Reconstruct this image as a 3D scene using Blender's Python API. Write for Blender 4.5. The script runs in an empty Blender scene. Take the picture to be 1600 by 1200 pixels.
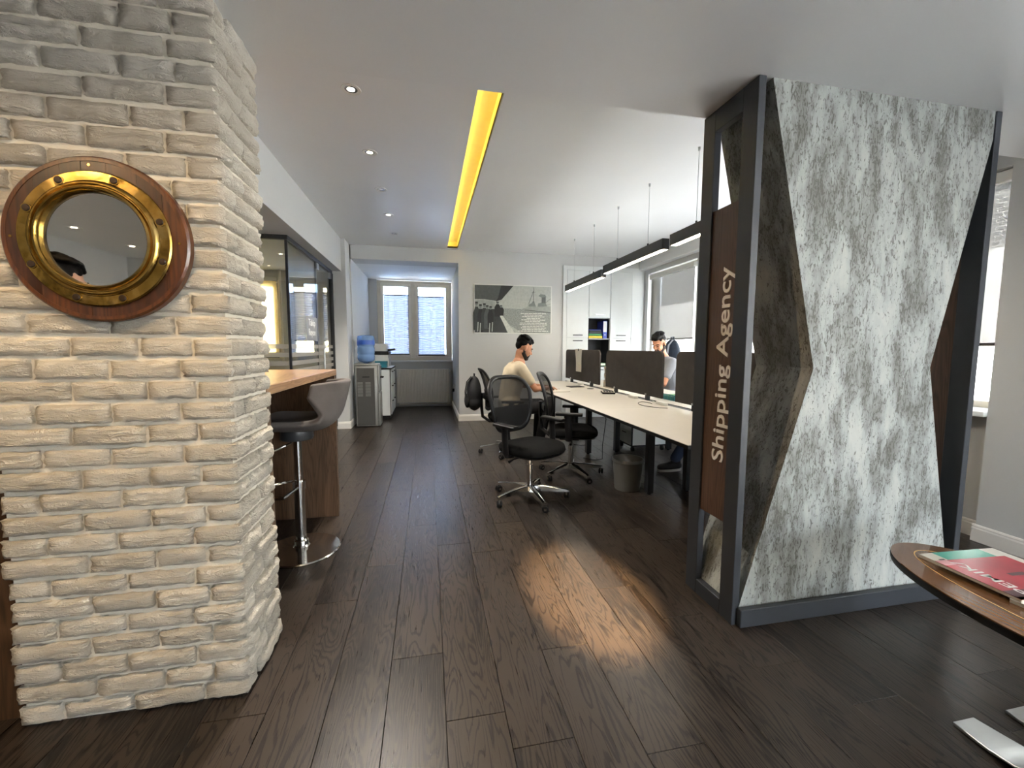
import bpy, bmesh, math, random
from mathutils import Vector, Matrix, noise
R = math.radians
sc = bpy.context.scene
COL = sc.collection
random.seed(7)

# ------------------------------------------------------------------ camera
cam = bpy.data.cameras.new('camera'); cam.sensor_width = 36; cam.lens = 650 / 1600 * 36
cam.clip_start = .05; cam.clip_end = 200
camo = bpy.data.objects.new('camera', cam); COL.objects.link(camo)
_yaw, _pit, _rol = .19867, .087156, .003415
_r = Vector((math.cos(_yaw), -math.sin(_yaw), 0))
_f = Vector((math.sin(_yaw) * math.cos(_pit), math.cos(_yaw) * math.cos(_pit), -math.sin(_pit)))
_u = _r.cross(_f)
_r2 = _r * math.cos(_rol) + _u * math.sin(_rol); _u2 = _u * math.cos(_rol) - _r * math.sin(_rol)
_m = Matrix((_r2, _u2, -_f)).transposed().to_4x4(); _m.translation = (0, 0, 1.28)
camo.matrix_world = _m
sc.camera = camo

# ------------------------------------------------------------------ sky, sun, exposure
w = bpy.data.worlds.new('sky'); sc.world = w; w.use_nodes = True
wn = w.node_tree.nodes; wl = w.node_tree.links
sky = wn.new('ShaderNodeTexSky'); sky.sky_type = 'NISHITA'; sky.sun_disc = False
sky.sun_elevation = R(48); sky.sun_rotation = R(211); sky.dust_density = 1.5
bg = wn['Background']; bg.inputs['Strength'].default_value = 3.0
hsv = wn.new('ShaderNodeHueSaturation'); hsv.inputs['Saturation'].default_value = .36
wl.new(sky.outputs['Color'], hsv.inputs['Color']); wl.new(hsv.outputs[0], bg.inputs['Color'])
sun = bpy.data.lights.new('sun', 'SUN'); sun.energy = 24.0; sun.angle = R(.6); sun.color = (1, .97, .94)
suno = bpy.data.objects.new('sun', sun); COL.objects.link(suno)
suno.location = (-10, -18, 30)
suno.rotation_euler = Vector((.30, .50, -.85)).to_track_quat('-Z', 'Y').to_euler()
sc.view_settings.view_transform = 'Standard'; sc.view_settings.look = 'None'
sc.view_settings.gamma = 1; sc.view_settings.use_curve_mapping = False
sc.view_settings.exposure = 1.2
sc.cycles.max_bounces = 10; sc.cycles.diffuse_bounces = 5; sc.cycles.glossy_bounces = 4
sc.cycles.transparent_max_bounces = 12; sc.cycles.transmission_bounces = 6
sc.cycles.sample_clamp_indirect = 4.0; sc.cycles.caustics_reflective = False; sc.cycles.caustics_refractive = False
sc.cycles.use_denoising = True

WARM = (1, .70, .38); NEUT = (1, .91, .80)

# ------------------------------------------------------------------ materials
def lin(c):
    if isinstance(c, str):
        c = [int(c[i:i + 2], 16) / 255 for i in (1, 3, 5)]
        c = [x / 12.92 if x <= .04045 else ((x + .055) / 1.055) ** 2.4 for x in c]
    return (c[0], c[1], c[2], 1)

class NT:
    def __init__(s, name):
        s.m = bpy.data.materials.new(name); s.m.use_nodes = True
        s.t = s.m.node_tree; s.p = s.t.nodes['Principled BSDF']; s.out = s.t.nodes['Material Output']
    def n(s, typ, ins=None, **pr):
        x = s.t.nodes.new('ShaderNode' + typ)
        for k, v in pr.items(): setattr(x, k, v)
        for k, v in (ins or {}).items():
            if isinstance(v, bpy.types.NodeSocket): s.t.links.new(v, x.inputs[k])
            else: x.inputs[k].default_value = v
        return x
    def set(s, **k):
        for a, v in k.items():
            a = a.replace('_', ' ')
            if isinstance(v, bpy.types.NodeSocket): s.t.links.new(v, s.p.inputs[a])
            else: s.p.inputs[a].default_value = v
    def coord(s, scale=(1, 1, 1), which='Object', rnd=False):
        c = s.n('TexCoord').outputs[which]
        if rnd:
            oi = s.n('ObjectInfo'); mm = s.n('Math', {0: oi.outputs['Random'], 1: 37.0}, operation='MULTIPLY')
            c = s.n('VectorMath', {0: c, 1: mm.outputs[0]}, operation='ADD').outputs[0]
        return s.n('Mapping', {'Vector': c, 'Scale': scale}).outputs[0]
    def noise(s, vec, scale=5, detail=3, rough=.5, dist=0):
        return s.n('TexNoise', {'Vector': vec, 'Scale': scale, 'Detail': detail, 'Roughness': rough, 'Distortion': dist}).outputs['Fac']
    def math(s, op, a, b=0.0, c=0.0):
        return s.n('Math', {0: a, 1: b, 2: c}, operation=op).outputs[0]
    def ramp(s, fac, stops):
        x = s.n('ValToRGB', {'Fac': fac}); e = x.color_ramp.elements
        while len(e) > 1: e.remove(e[-1])
        e[0].position = stops[0][0]; e[0].color = lin(stops[0][1])
        for p, c in stops[1:]:
            q = e.new(p); q.color = lin(c)
        return x.outputs[0]
    def mix(s, fac, a, b, blend='MIX'):
        x = s.n('Mix', data_type='RGBA', blend_type=blend)
        for sock, v in ((x.inputs['Factor'], fac), (x.inputs[6], a), (x.inputs[7], b)):
            if isinstance(v, bpy.types.NodeSocket): s.t.links.new(v, sock)
            elif sock.type == 'RGBA': sock.default_value = lin(v)
            else: sock.default_value = v
        return x.outputs[2]
    def bump(s, h, strength=.3, dist=.01):
        s.set(Normal=s.n('Bump', {'Height': h, 'Strength': strength, 'Distance': dist}).outputs[0])

def plain(name, col, rough=.5, metal=0, var=.06, scale=12, bump=0, bscale=200, spec=.5, coat=0, rnd=False):
    t = NT(name); v = t.coord(rnd=rnd)
    c = lin(col); d = tuple(x * (1 - var) for x in c[:3]); u = tuple(min(1, x * (1 + var)) for x in c[:3])
    t.set(Base_Color=t.ramp(t.noise(v, scale), [(.3, d), (.7, u)]), Roughness=rough, Metallic=metal, Coat_Weight=coat)
    t.p.inputs['Specular IOR Level'].default_value = spec
    if bump: t.bump(t.noise(v, bscale, 2), bump, .003)
    return t.m

def wood(name, c1, c2, c3, axis=2, rough=.4, rnd=False, scale=1.0, coat=0, vary=0, contrast=1.0):
    t = NT(name); s = [9, 9, 9]; s[axis] = .7
    v = t.coord(tuple(x * scale for x in s), rnd=rnd)
    f = [160, 160, 160]; f[axis] = 4
    g = t.noise(v, 1.3, 3, .5, .6); fine = t.noise(t.coord(tuple(x * scale for x in f), rnd=rnd), 1, 2)
    rings = t.math('ABSOLUTE', t.math('SINE', t.math('MULTIPLY', g, 42)))
    k = t.math('ADD', t.math('MULTIPLY', rings, .35), t.math('ADD', t.math('MULTIPLY', fine, .45), t.math('MULTIPLY', g, .3)))
    if contrast != 1: k = t.math('ADD', t.math('MULTIPLY', k, contrast), .55 * (1 - contrast))
    if vary: k = t.math('ADD', k, t.math('MULTIPLY', t.math('SUBTRACT', t.n('ObjectInfo').outputs['Random'], .5), vary))
    t.set(Base_Color=t.ramp(k, [(.2, c1), (.55, c2), (.9, c3)]), Roughness=rough, Coat_Weight=coat)
    t.bump(k, .08, .002); return t.m

def emit(name, col, strength):
    t = NT(name); e = t.n('Emission', {'Color': lin(col), 'Strength': strength})
    t.t.links.new(e.outputs[0], t.out.inputs[0]); return t.m

def see_through(name, alpha, col, rough=.6, translucent=0.0, texture=None):
    """fabric or mesh with open gaps: part of the light goes straight through"""
    t = NT(name); t.set(Base_Color=lin(col), Roughness=rough)
    sh = t.p.outputs[0]
    if translucent:
        tr = t.n('BsdfTranslucent', {'Color': lin(col)})
        sh = t.n('MixShader', {0: translucent, 1: sh, 2: tr.outputs[0]}).outputs[0]
    fac = alpha
    if texture:
        f = [1, 1, 1]
        for a in texture[0]: f[a] = texture[1]
        b = t.noise(t.coord(tuple(f)), 1, 1)
        fac = t.math('ADD', t.math('MULTIPLY', b, texture[2]), alpha - texture[2] / 2)
    tp = t.n('BsdfTransparent')
    mx = t.n('MixShader', {0: fac, 1: tp.outputs[0], 2: sh})
    t.t.links.new(mx.outputs[0], t.out.inputs[0]); return t.m

def pane_glass(name, tint=(1, 1, 1), gloss=.08):
    t = NT(name); tp = t.n('BsdfTransparent', {'Color': lin(tint)}); gl = t.n('BsdfGlossy', {'Roughness': .01})
    fr = t.n('LayerWeight', {'Blend': .25}).outputs['Fresnel']
    k = t.math('ADD', t.math('MULTIPLY', fr, .5), gloss * .4)
    mx = t.n('MixShader', {0: k, 1: tp.outputs[0], 2: gl.outputs[0]})
    t.t.links.new(mx.outputs[0], t.out.inputs[0]); return t.m

MT = {}
MT['paint'] = plain('wall_paint', '#cccdcc', .75, var=.02, scale=2, bump=.06, bscale=90)
MT['paint_white'] = plain('white_paint', '#e4e4e2', .6, var=.015, scale=2, bump=.05, bscale=80)
MT['ceiling'] = plain('ceiling_paint', '#e4e5e5', .32, var=.02, scale=1.5, bump=.05, bscale=70)
MT['baseboard'] = plain('baseboard_white', '#e9e6e0', .4, var=.02)
MT['black_metal'] = plain('matt_black_metal', '#25272b', .45, var=.1, bump=.05)
MT['charcoal_metal'] = plain('charcoal_frame', '#2b2e33', .5, var=.08, bump=.06, bscale=300)
MT['black_plastic'] = plain('black_plastic', '#101011', .45, var=.1, spec=.3)
MT['black_fabric'] = plain('black_fabric', '#0d0d0d', .95, var=.2, spec=.15, bump=.3, bscale=700)
MT['chrome'] = plain('chrome', '#d6d6d4', .12, 1, var=.02)
MT['steel'] = plain('brushed_steel', '#b9bcbc', .3, 1, var=.05)
MT['silver_plastic'] = plain('silver_plastic', '#8a8a87', .42, .35, var=.04)
MT['grey_plastic'] = plain('dark_grey_plastic', '#4c4b48', .5, .2, var=.04)
MT['white_plastic'] = plain('white_plastic', '#e3e2dc', .4, var=.02)
MT['window_frame'] = plain('cream_window_frame', '#e6dfcf', .4, var=.02)
MT['laminate'] = plain('white_laminate', '#dfe3e2', .35, var=.012)
MT['desk_top'] = plain('desk_white_top', '#d3cec4', .35, var=.015)
MT['radiator'] = plain('radiator_enamel', '#e4dfd4', .35, var=.015)
MT['screen_fabric'] = plain('divider_felt', '#3a3634', .95, var=.15, bump=.35, bscale=500)
MT['stool_fabric'] = plain('stool_fabric', '#5b5552', .9, var=.12, bump=.3, bscale=600)
MT['paper'] = plain('paper', '#e2ddd3', .7, var=.05, scale=40)
MT['teal'] = plain('teal_plastic', '#2d7f8c', .4, var=.08)
MT['blue_pv'] = plain('binder_blue', '#2b3f9b', .4, var=.06)
MT['green_pv'] = plain('folder_green', '#2d7a3f', .5, var=.06)
MT['yellow_pv'] = plain('folder_yellow', '#d9c125', .5, var=.06)
MT['dark_inside'] = plain('cabinet_inside', '#2a2c30', .6, var=.06)
MT['walnut'] = wood('walnut_panel', '#33241c', '#4a3529', '#5d4536', 2, .38)
MT['walnut_dark'] = wood('walnut_dark', '#2a1d16', '#44301f', '#5a402c', 2, .35)
MT['bar_top'] = wood('bar_top_wood', '#6b4f38', '#8d6b4d', '#a98863', 1, .3)
MT['bar_side'] = wood('bar_side_wood', '#3a2a20', '#55402f', '#6a523e', 2, .4)
MT['plaque'] = wood('mahogany_plaque', '#1c0d06', '#371b0d', '#5a3318', 2, .34, rnd=True, scale=.8, coat=.25, vary=.5, contrast=.7)
MT['dark_bolt'] = plain('dark_bolt', '#2c1d12', .45, .4, var=.15, scale=80)
MT['table_wood'] = wood('table_cherry', '#5b3d24', '#6b482b', '#7b5533', 1, .25, coat=.5, contrast=.5)
MT['inlay'] = plain('table_inlay', '#e0bd7c', .3)
MT['glass'] = pane_glass('window_glass', (.97, .985, 1.0))
MT['office_glass'] = pane_glass('partition_glass', (.93, .95, .93), .16)
MT['frost'] = see_through('frosted_film', .55, '#c9c9c6', .5, .5)
MT['mesh'] = see_through('chair_mesh', .84, '#0c0c0d', .8)
MT['roller'] = see_through('sunscreen_fabric', .78, '#5f5d58', .8, .2, ((1, 2), 160, .12))
MT['roller_cream'] = see_through('cream_sunscreen', .7, '#e6d3a2', .8, .6, ((0, 2), 160, .12))
MT['pleat'] = see_through('pleated_fabric', .975, '#8d8ea0', .8, .17)
MT['mirror'] = plain('mirror_glass', '#e8e6e2', .015, 1, var=.0)
MT['led_warm'] = emit('lamp_diffuser', (1, .86, .68), 20)
MT['led_bulb'] = emit('downlight_bulb', (1, .86, .66), 12)
MT['led_yellow'] = emit('cove_led', (1, .80, .30), 10)
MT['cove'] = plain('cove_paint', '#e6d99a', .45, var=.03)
MT['bottle'] = None

def mk_brass():
    t = NT('polished_brass'); v = t.coord((1, 1, 1))
    n1 = t.noise(v, 9, 4, .6, .4); n2 = t.noise(v, 60, 3)
    t.set(Base_Color=t.ramp(n1, [(.25, '#6e5524'), (.5, '#ab8a46'), (.8, '#cfb479')]), Metallic=1.0,
          Roughness=t.math('ADD', t.math('MULTIPLY', n2, .22), .1))
    t.bump(t.noise(v, 18, 2), .25, .01); return t.m
MT['brass'] = mk_brass()

def mk_bottle():
    t = NT('water_bottle_blue'); t.set(Base_Color=lin('#8fb4e6'), Roughness=.08, Transmission_Weight=.55, IOR=1.2, Alpha=1.0)
    return t.m
MT['bottle'] = mk_bottle()
MT['bottle_dark'] = plain('water_bottle_label', '#2f55a8', .3, var=.1)

def mk_plank():
    t = NT('dark_oak_plank'); v = t.coord((1, 1, 1), rnd=True)
    st = t.n('Mapping', {'Vector': v, 'Scale': (7.5, .95, 1)}).outputs[0]
    g = t.noise(st, 1.0, 2.5, .45, .35)
    ring = t.math('FRACT', t.math('MULTIPLY', g, 27))
    line = t.ramp(ring, [(0, (.0, .0, .0)), (.10, (.35, .35, .35)), (.28, (.8, .8, .8)), (.7, (.95, .95, .95)), (1, (.6, .6, .6))])
    fine = t.noise(t.n('Mapping', {'Vector': v, 'Scale': (330, 7, 1)}).outputs[0], 1, 2.5, .6)
    wide = t.noise(t.n('Mapping', {'Vector': v, 'Scale': (3.5, .9, 1)}).outputs[0], 1.7, 3)
    k = t.math('ADD', t.math('MULTIPLY', fine, .55), t.math('ADD', t.math('MULTIPLY', line, .5), t.math('MULTIPLY', wide, .5)))
    oi = t.n('ObjectInfo').outputs['Random']
    k = t.math('ADD', k, t.math('MULTIPLY', oi, .16))
    col = t.ramp(k, [(.42, '#0f0c0b'), (.70, '#1b1714'), (.98, '#27211d'), (1.35, '#3a322b')])
    t.set(Base_Color=col, Roughness=t.math('ADD', t.math('MULTIPLY', fine, .22), .2))
    t.p.inputs['Specular IOR Level'].default_value = .32
    t.bump(t.math('ADD', t.math('MULTIPLY', line, .5), fine), .16, .0015); return t.m
MT['plank'] = mk_plank()

def mk_brickpaint(name, c1, c2, c3, strength):
    t = NT(name); v = t.coord((1, 1, 1), rnd=True)
    a = t.noise(t.n('Mapping', {'Vector': v, 'Scale': (14, 30, 60)}).outputs[0], 1, 5, .62, 1.2)
    b = t.noise(v, 160, 3); big = t.noise(v, 5, 2)
    oi = t.n('ObjectInfo').outputs['Random']
    k = t.math('ADD', t.math('MULTIPLY', big, .6), t.math('MULTIPLY', oi, .45))
    t.set(Base_Color=t.ramp(k, [(.25, c1), (.55, c2), (.85, c3)]), Roughness=.8)
    rid = t.math('ABSOLUTE', t.math('SUBTRACT', a, .5))
    t.bump(t.math('ADD', t.math('MULTIPLY', rid, 2.2), t.math('MULTIPLY', b, .25)), strength, .012); return t.m
MT['brick'] = mk_brickpaint('white_painted_brick', '#bdb5a6', '#cdc5b7', '#d8d1c4', 1.0)
MT['mortar'] = mk_brickpaint('cream_mortar', '#d2c9b7', '#dad2c2', '#e0d9c9', .35)

def mk_concrete():
    t = NT('textured_plaster'); v = t.coord((1, 1, 1))
    big = t.noise(t.n('Mapping', {'Vector': v, 'Scale': (6.5, 6.5, 2.2)}).outputs[0], 1.1, 4, .6, .5)
    mid = t.noise(t.n('Mapping', {'Vector': v, 'Scale': (16, 16, 4.5)}).outputs[0], 1, 4, .65, .4)
    pit = t.noise(t.n('Mapping', {'Vector': v, 'Scale': (85, 85, 30)}).outputs[0], 1, 3.5, .6, 1.4)
    k = t.math('ADD', t.math('MULTIPLY', big, .75), t.math('MULTIPLY', mid, .45))
    base = t.ramp(k, [(.40, '#6a6962'), (.54, '#838580'), (.64, '#9fa29e'), (.76, '#b0b2ab')])
    # trowelled pits gather in the greyer patches
    lim = t.math('ADD', t.math('MULTIPLY', k, .50), .25)
    hole = t.math('MULTIPLY', t.math('SUBTRACT', pit, lim), 20)
    hole = t.n('Clamp', {'Value': hole}).outputs[0]
    t.set(Base_Color=t.mix(t.math('MULTIPLY', hole, .8), base, '#54514a'), Roughness=.62)
    t.bump(t.math('SUBTRACT', t.math('MULTIPLY', mid, .3), hole), .6, .006); return t.m
MT['concrete'] = mk_concrete()

def mk_facade(name, lo, hi, ax):
    t = NT(name); v = t.coord((1, 1, 1))
    if ax == 0: v = t.n('Mapping', {'Vector': v, 'Rotation': (0, 0, R(90))}).outputs[0]
    sp = t.n('SeparateXYZ', {'Vector': v}); cb = t.n('CombineXYZ', {'X': sp.outputs[0], 'Y': sp.outputs[2]})
    b = t.n('TexBrick', {'Vector': cb.outputs[0], 'Color1': lin(lo), 'Color2': lin(hi), 'Mortar': lin('#d8d4c8'), 'Scale': 3.2, 'Mortar Size': .02})
    t.set(Base_Color=b.outputs['Color'], Roughness=.8); return t.m
MT['facade'] = mk_facade('grey_brick_facade', '#77756f', '#8b8881', 0)
MT['facade_cream'] = mk_facade('cream_brick_facade', '#d8be7c', '#e9d7a2', 1)
MT['render_cream'] = plain('cream_render', '#efeadd', .8, var=.03)
MT['corrugated'] = plain('pale_blue_sheet', '#a9c6e8', .5, var=.03)
MT['pavement'] = plain('street_paving', '#d6d6d4', .85, var=.1)
MT['skin'] = plain('skin', '#b98262', .55, var=.06, scale=30)
MT['skin_pale'] = plain('skin_light', '#cf9e80', .55, var=.05, scale=30)
MT['hair'] = plain('black_hair', '#0a0807', .75, var=.3, scale=90, bump=.6, bscale=160, spec=.15)
MT['beard'] = plain('short_beard', '#1d130d', .8, var=.4, scale=200, bump=.4, bscale=400)
MT['shirt'] = plain('cream_tshirt', '#cdbfa4', .9, var=.05, bump=.25, bscale=40)
MT['shirt_grey'] = plain('grey_shirt', '#8b8d93', .9, var=.05, bump=.2, bscale=40)
MT['shirt_dark'] = plain('navy_shirt', '#2b3040', .9, var=.06, bump=.2, bscale=40)
MT['trousers'] = plain('black_trousers', '#121214', .9, var=.2, bump=.2, bscale=60)
MT['jeans'] = plain('blue_jeans', '#39455c', .9, var=.1, bump=.2, bscale=300)
MT['shoe'] = plain('dark_shoe', '#1d1d20', .6, var=.1)
MT['sole'] = plain('white_sole', '#d7d5cf', .6)
MT['eye'] = plain('eye_dark', '#1a120d', .2)
MT['bag'] = plain('navy_backpack', '#23303f', .8, var=.15, bump=.2, bscale=300)
MT['bag_black'] = plain('black_backpack', '#121317', .8, var=.15, bump=.2, bscale=300)
MT['strap'] = plain('pale_strap', '#b9bdc6', .8, var=.05)
MT['letters'] = plain('silver_letters', '#dcd8d2', .4, 0, var=.02)
MT['print_white'] = plain('print_white', '#e3e4df', .6, var=.02)
for i, g in enumerate(('#151717', '#2c2f2f', '#4b504e', '#6e7471', '#969b96', '#b3b7b1', '#cdd0c8')):
    MT['p%d' % i] = plain('print_tone_%d' % i, g, .6, var=.12, scale=25)
MT['sea'] = plain('print_sea', '#8b908b', .6, var=.45, scale=60)
MT['mag_red'] = plain('magazine_red', '#a02f3c', .3, var=.25, scale=7)
MT['mag_dark'] = plain('magazine_dark', '#4a3136', .3, var=.2, scale=9)
MT['mag_pink'] = plain('magazine_pink', '#cf9a9e', .3, var=.15, scale=14)
MT['mag_teal'] = plain('magazine_teal', '#5fb3a2', .3, var=.1, scale=9)
MT['mag_white'] = plain('magazine_white', '#dedad0', .3, var=.04, scale=9)
MT['mag_grey'] = plain('magazine_ink', '#3a3d40', .4)

# ------------------------------------------------------------------ mesh builder
class MB:
    def __init__(s): s.v = []; s.f = []
    def add(s, vs, fs):
        b = len(s.v); s.v += [tuple(x) for x in vs]; s.f += [tuple(i + b for i in f) for f in fs]; return s
    def box(s, x0, x1, y0, y1, z0, z1):
        v = [(x, y, z) for x in (x0, x1) for y in (y0, y1) for z in (z0, z1)]
        return s.add(v, [(0, 1, 3, 2), (4, 6, 7, 5), (0, 4, 5, 1), (2, 3, 7, 6), (0, 2, 6, 4), (1, 5, 7, 3)])
    def obox(s, c, ax, ay, az, hx, hy, hz):
        c = Vector(c); v = []
        for i in (-1, 1):
            for j in (-1, 1):
                for k in (-1, 1): v.append(c + Vector(ax) * hx * i + Vector(ay) * hy * j + Vector(az) * hz * k)
        return s.add(v, [(0, 1, 3, 2), (4, 6, 7, 5), (0, 4, 5, 1), (2, 3, 7, 6), (0, 2, 6, 4), (1, 5, 7, 3)])
    def rings(s, rs, cap0=True, cap1=True, closed=False):
        n = len(rs[0]); v = [p for r in rs for p in r]; f = []
        m = len(rs)
        for a in range(m if closed else m - 1):
            b = (a + 1) % m
            for i in range(n):
                j = (i + 1) % n; f.append((a * n + i, a * n + j, b * n + j, b * n + i))
        if not closed:
            if cap0: f.append(tuple(range(n - 1, -1, -1)))
            if cap1: f.append(tuple((m - 1) * n + i for i in range(n)))
        return s.add(v, f)
    def tube(s, path, r, n=10, closed=False, flat=None):
        path = [Vector(p) for p in path]; rs = []; m = len(path); prev = None
        rad = r if isinstance(r, (list, tuple)) else [r] * m
        for i, p in enumerate(path):
            a = path[i - 1] if (i or closed) else p; b = path[(i + 1) % m] if (i < m - 1 or closed) else p
            d = (b - a).normalized()
            if prev is None:
                up = Vector((0, 0, 1)) if abs(d.z) < .95 else Vector((1, 0, 0)); x = d.cross(up).normalized()
            else: x = (prev - d * prev.dot(d)).normalized()
            prev = x; y = d.cross(x)
            fx, fy = flat or (1, 1)
            rs.append([p + x * (math.cos(t) * rad[i] * fx) + y * (math.sin(t) * rad[i] * fy) for t in [2 * math.pi * k / n for k in range(n)]])
        return s.rings(rs, closed=closed)
    def cyl(s, p0, p1, r0, r1=None, n=16): return s.tube([p0, p1], [r0, r0 if r1 is None else r1], n)
    def lathe(s, prof, c=(0, 0, 0), axis=(0, 0, 1), n=24, closed=False):
        a = Vector(axis).normalized(); up = Vector((0, 0, 1)) if abs(a.z) < .9 else Vector((1, 0, 0))
        x = up.cross(a).normalized(); y = a.cross(x); c = Vector(c)
        rs = [[c + a * h + (x * math.cos(t) + y * math.sin(t)) * r for t in [2 * math.pi * k / n for k in range(n)]] for r, h in prof]
        return s.rings(rs, closed=closed)
    def prism(s, poly, o, ax, ay, az, th):
        """poly in the (ax, ay) plane at o, thickness th along az"""
        o, ax, ay, az = Vector(o), Vector(ax), Vector(ay), Vector(az)
        a = [o + ax * p[0] + ay * p[1] for p in poly]
        return s.rings([a, [p + az * th for p in a]])
    def ell(s, c, r, rot=None, n=14, m=9):
        c = Vector(c); q = rot or Matrix.Identity(3); rs = []
        for j in range(m + 1):
            ph = math.pi * (j + (.12 if j == 0 else -.12 if j == m else 0)) / m
            rs.append([c + q @ Vector((r[0] * math.sin(ph) * math.cos(t), r[1] * math.sin(ph) * math.sin(t), -r[2] * math.cos(ph))) for t in [2 * math.pi * k / n for k in range(n)]])
        return s.rings(rs)
    def cap(s, p0, r0, p1, r1, n=12):
        """tapered capsule"""
        p0, p1 = Vector(p0), Vector(p1); d = (p1 - p0).normalized(); path = []; rad = []
        for t in (-.97, -.75, -.4, 0): path.append(p0 + d * r0 * t); rad.append(r0 * math.sqrt(1 - t * t))
        for t in (0, .4, .75, .97): path.append(p1 + d * r1 * t); rad.append(r1 * math.sqrt(1 - t * t))
        return s.tube(path, rad, n)
    def build(s, name, mat, parent=None, bev=0, seg=1, smooth=35, local=False, origin=None):
        me = bpy.data.meshes.new(name); off = Vector((0, 0, 0))
        if origin is not None: off = Vector(origin)
        base = Vector(parent.location) if (parent is not None and not local) else Vector((0, 0, 0))
        if parent is not None and not local and parent.parent is not None: base = base + Vector(parent.parent.location)
        o_ = off if origin is not None else base
        me.from_pydata([tuple(Vector(p) - o_) for p in s.v], [], s.f)
        bm = bmesh.new(); bm.from_mesh(me); bmesh.ops.recalc_face_normals(bm, faces=bm.faces)
        if bev:
            ed = [e for e in bm.edges if len(e.link_faces) == 2 and e.calc_face_angle(0) > R(30)]
            bmesh.ops.bevel(bm, geom=ed, offset=bev, segments=seg, affect='EDGES', profile=.5)
        bm.to_mesh(me); bm.free()
        return link(name, me, mat, parent, tuple(o_ - base) if origin is not None else (0, 0, 0), smooth)

def link(name, me, mat, parent=None, loc=(0, 0, 0), smooth=35):
    if smooth:
        me.shade_smooth()
        me.set_sharp_from_angle(angle=R(smooth))
    if mat: me.materials.append(MT[mat] if isinstance(mat, str) else mat)
    o = bpy.data.objects.new(name, me); COL.objects.link(o); o.location = loc
    if parent is not None: o.parent = parent
    return o

def thing(name, label, cat, loc=(0, 0, 0), rz=0, group=None):
    o = bpy.data.objects.new(name, None); COL.objects.link(o); o.empty_display_size = .1
    o.location = loc; o.rotation_euler = (0, 0, rz); return tag(o, label, cat, group)
def tag(o, label, cat, group=None):
    o['label'] = label; o['category'] = cat
    if group: o['group'] = group
    return o
def struct(o, label=None):
    o['kind'] = 'structure'
    if label: o['label'] = label
    return o
def copy_tree(o, parent=None):
    c = o.copy(); COL.objects.link(c)
    if parent is not None: c.parent = parent
    for ch in o.children: copy_tree(ch, c)
    return c
def B(*a): return MB().box(*a)

def text_obj(name, s, size, mat, parent, o, ax, ay, extrude=.002, bold=0.0, fit=None, space=1.0, align='LEFT'):
    cu = bpy.data.curves.new(name, 'FONT'); cu.body = s; cu.size = size; cu.extrude = extrude; cu.offset = bold
    cu.space_character = space; cu.align_x = align; cu.resolution_u = 3
    tmp = bpy.data.objects.new(name + '_tmp', cu); COL.objects.link(tmp)
    dg = bpy.context.evaluated_depsgraph_get(); me = bpy.data.meshes.new_from_object(tmp.evaluated_get(dg))
    bpy.data.objects.remove(tmp)
    ax, ay = Vector(ax).normalized(), Vector(ay).normalized(); az = ax.cross(ay)
    xs = [v.co.x for v in me.vertices]; k = fit / (max(xs) - min(xs)) if fit else 1
    base = Vector((0, 0, 0)); p = parent
    while p is not None: base += Vector(p.location); p = p.parent
    for v in me.vertices:
        c = v.co.copy(); v.co = Vector(o) + ax * (c.x - (min(xs) if fit and align == 'LEFT' else 0)) * k + ay * c.y + az * c.z - base
    ob = link(name, me, mat, parent, smooth=0); return ob

def lamp(name, typ, loc, energy, col, parent=None, **k):
    l = bpy.data.lights.new(name, typ); l.energy = energy; l.color = col
    for a, v in k.items():
        if a != 'aim': setattr(l, a, v)
    o = bpy.data.objects.new(name, l); COL.objects.link(o)
    base = Vector((0, 0, 0)) if parent is None else Vector(parent.location)
    o.location = Vector(loc) - base
    d = Vector(k.get('aim', (loc[0], loc[1], loc[2] - 1))) - Vector(loc)
    o.rotation_euler = d.to_track_quat('-Z', 'Y').to_euler()
    if parent is not None: o.parent = parent
    return o

# ================================================================== THE SETTING
ZL, ZM = 2.41, 2.92          # low and main ceiling
YB = 1.93                    # edge of the low ceiling
# ---- floor of planks
floor = struct(B(-3.95, 4.1, -3.4, 9.4, -.12, -.012).build('floor', 'black_plastic', smooth=0), 'dark oak plank floor running through the office')
PW, PL, PX = .2063, 1.30, .043
known = {-2: 2.45, -1: 1.67, 0: 1.34, 1: 2.5, 2: 1.606, 3: 2.4, 4: 1.98}
rest = MB(); prng = random.Random(3)
for k in range(-19, 20):
    xa, xb = max(-3.9, PX + PW * k), min(4.05, PX + PW * (k + 1))
    if xb - xa < .02: continue
    y = known.get(k, prng.uniform(1.3, 2.6))
    while y > -3.3: y -= PL
    while y < 9.35:
        ya, yb = max(-3.35, y), min(9.35, y + PL); y += PL
        if yb - ya < .02: continue
        g = .0012
        seen = yb > .75 and xb > -1.35 and xa < 3.95 and not (xb < -.9 and ya > 3.6 and yb < 6.8) and ya < .3 + 9.5
        box = (xa + g, xb - g, ya + g, yb - g, -.012, 0)
        if seen and abs((xa + xb) / 2) < yb * 1.75 + 1.3:
            B(*box).build('plank', 'plank', floor, bev=.0007, smooth=0, origin=((xa + xb) / 2, (ya + yb) / 2, 0))
        else: rest.box(*box)
pr = rest.build('plank_remainder', 'plank', floor, smooth=0); pr['kind'] = 'stuff'

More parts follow.
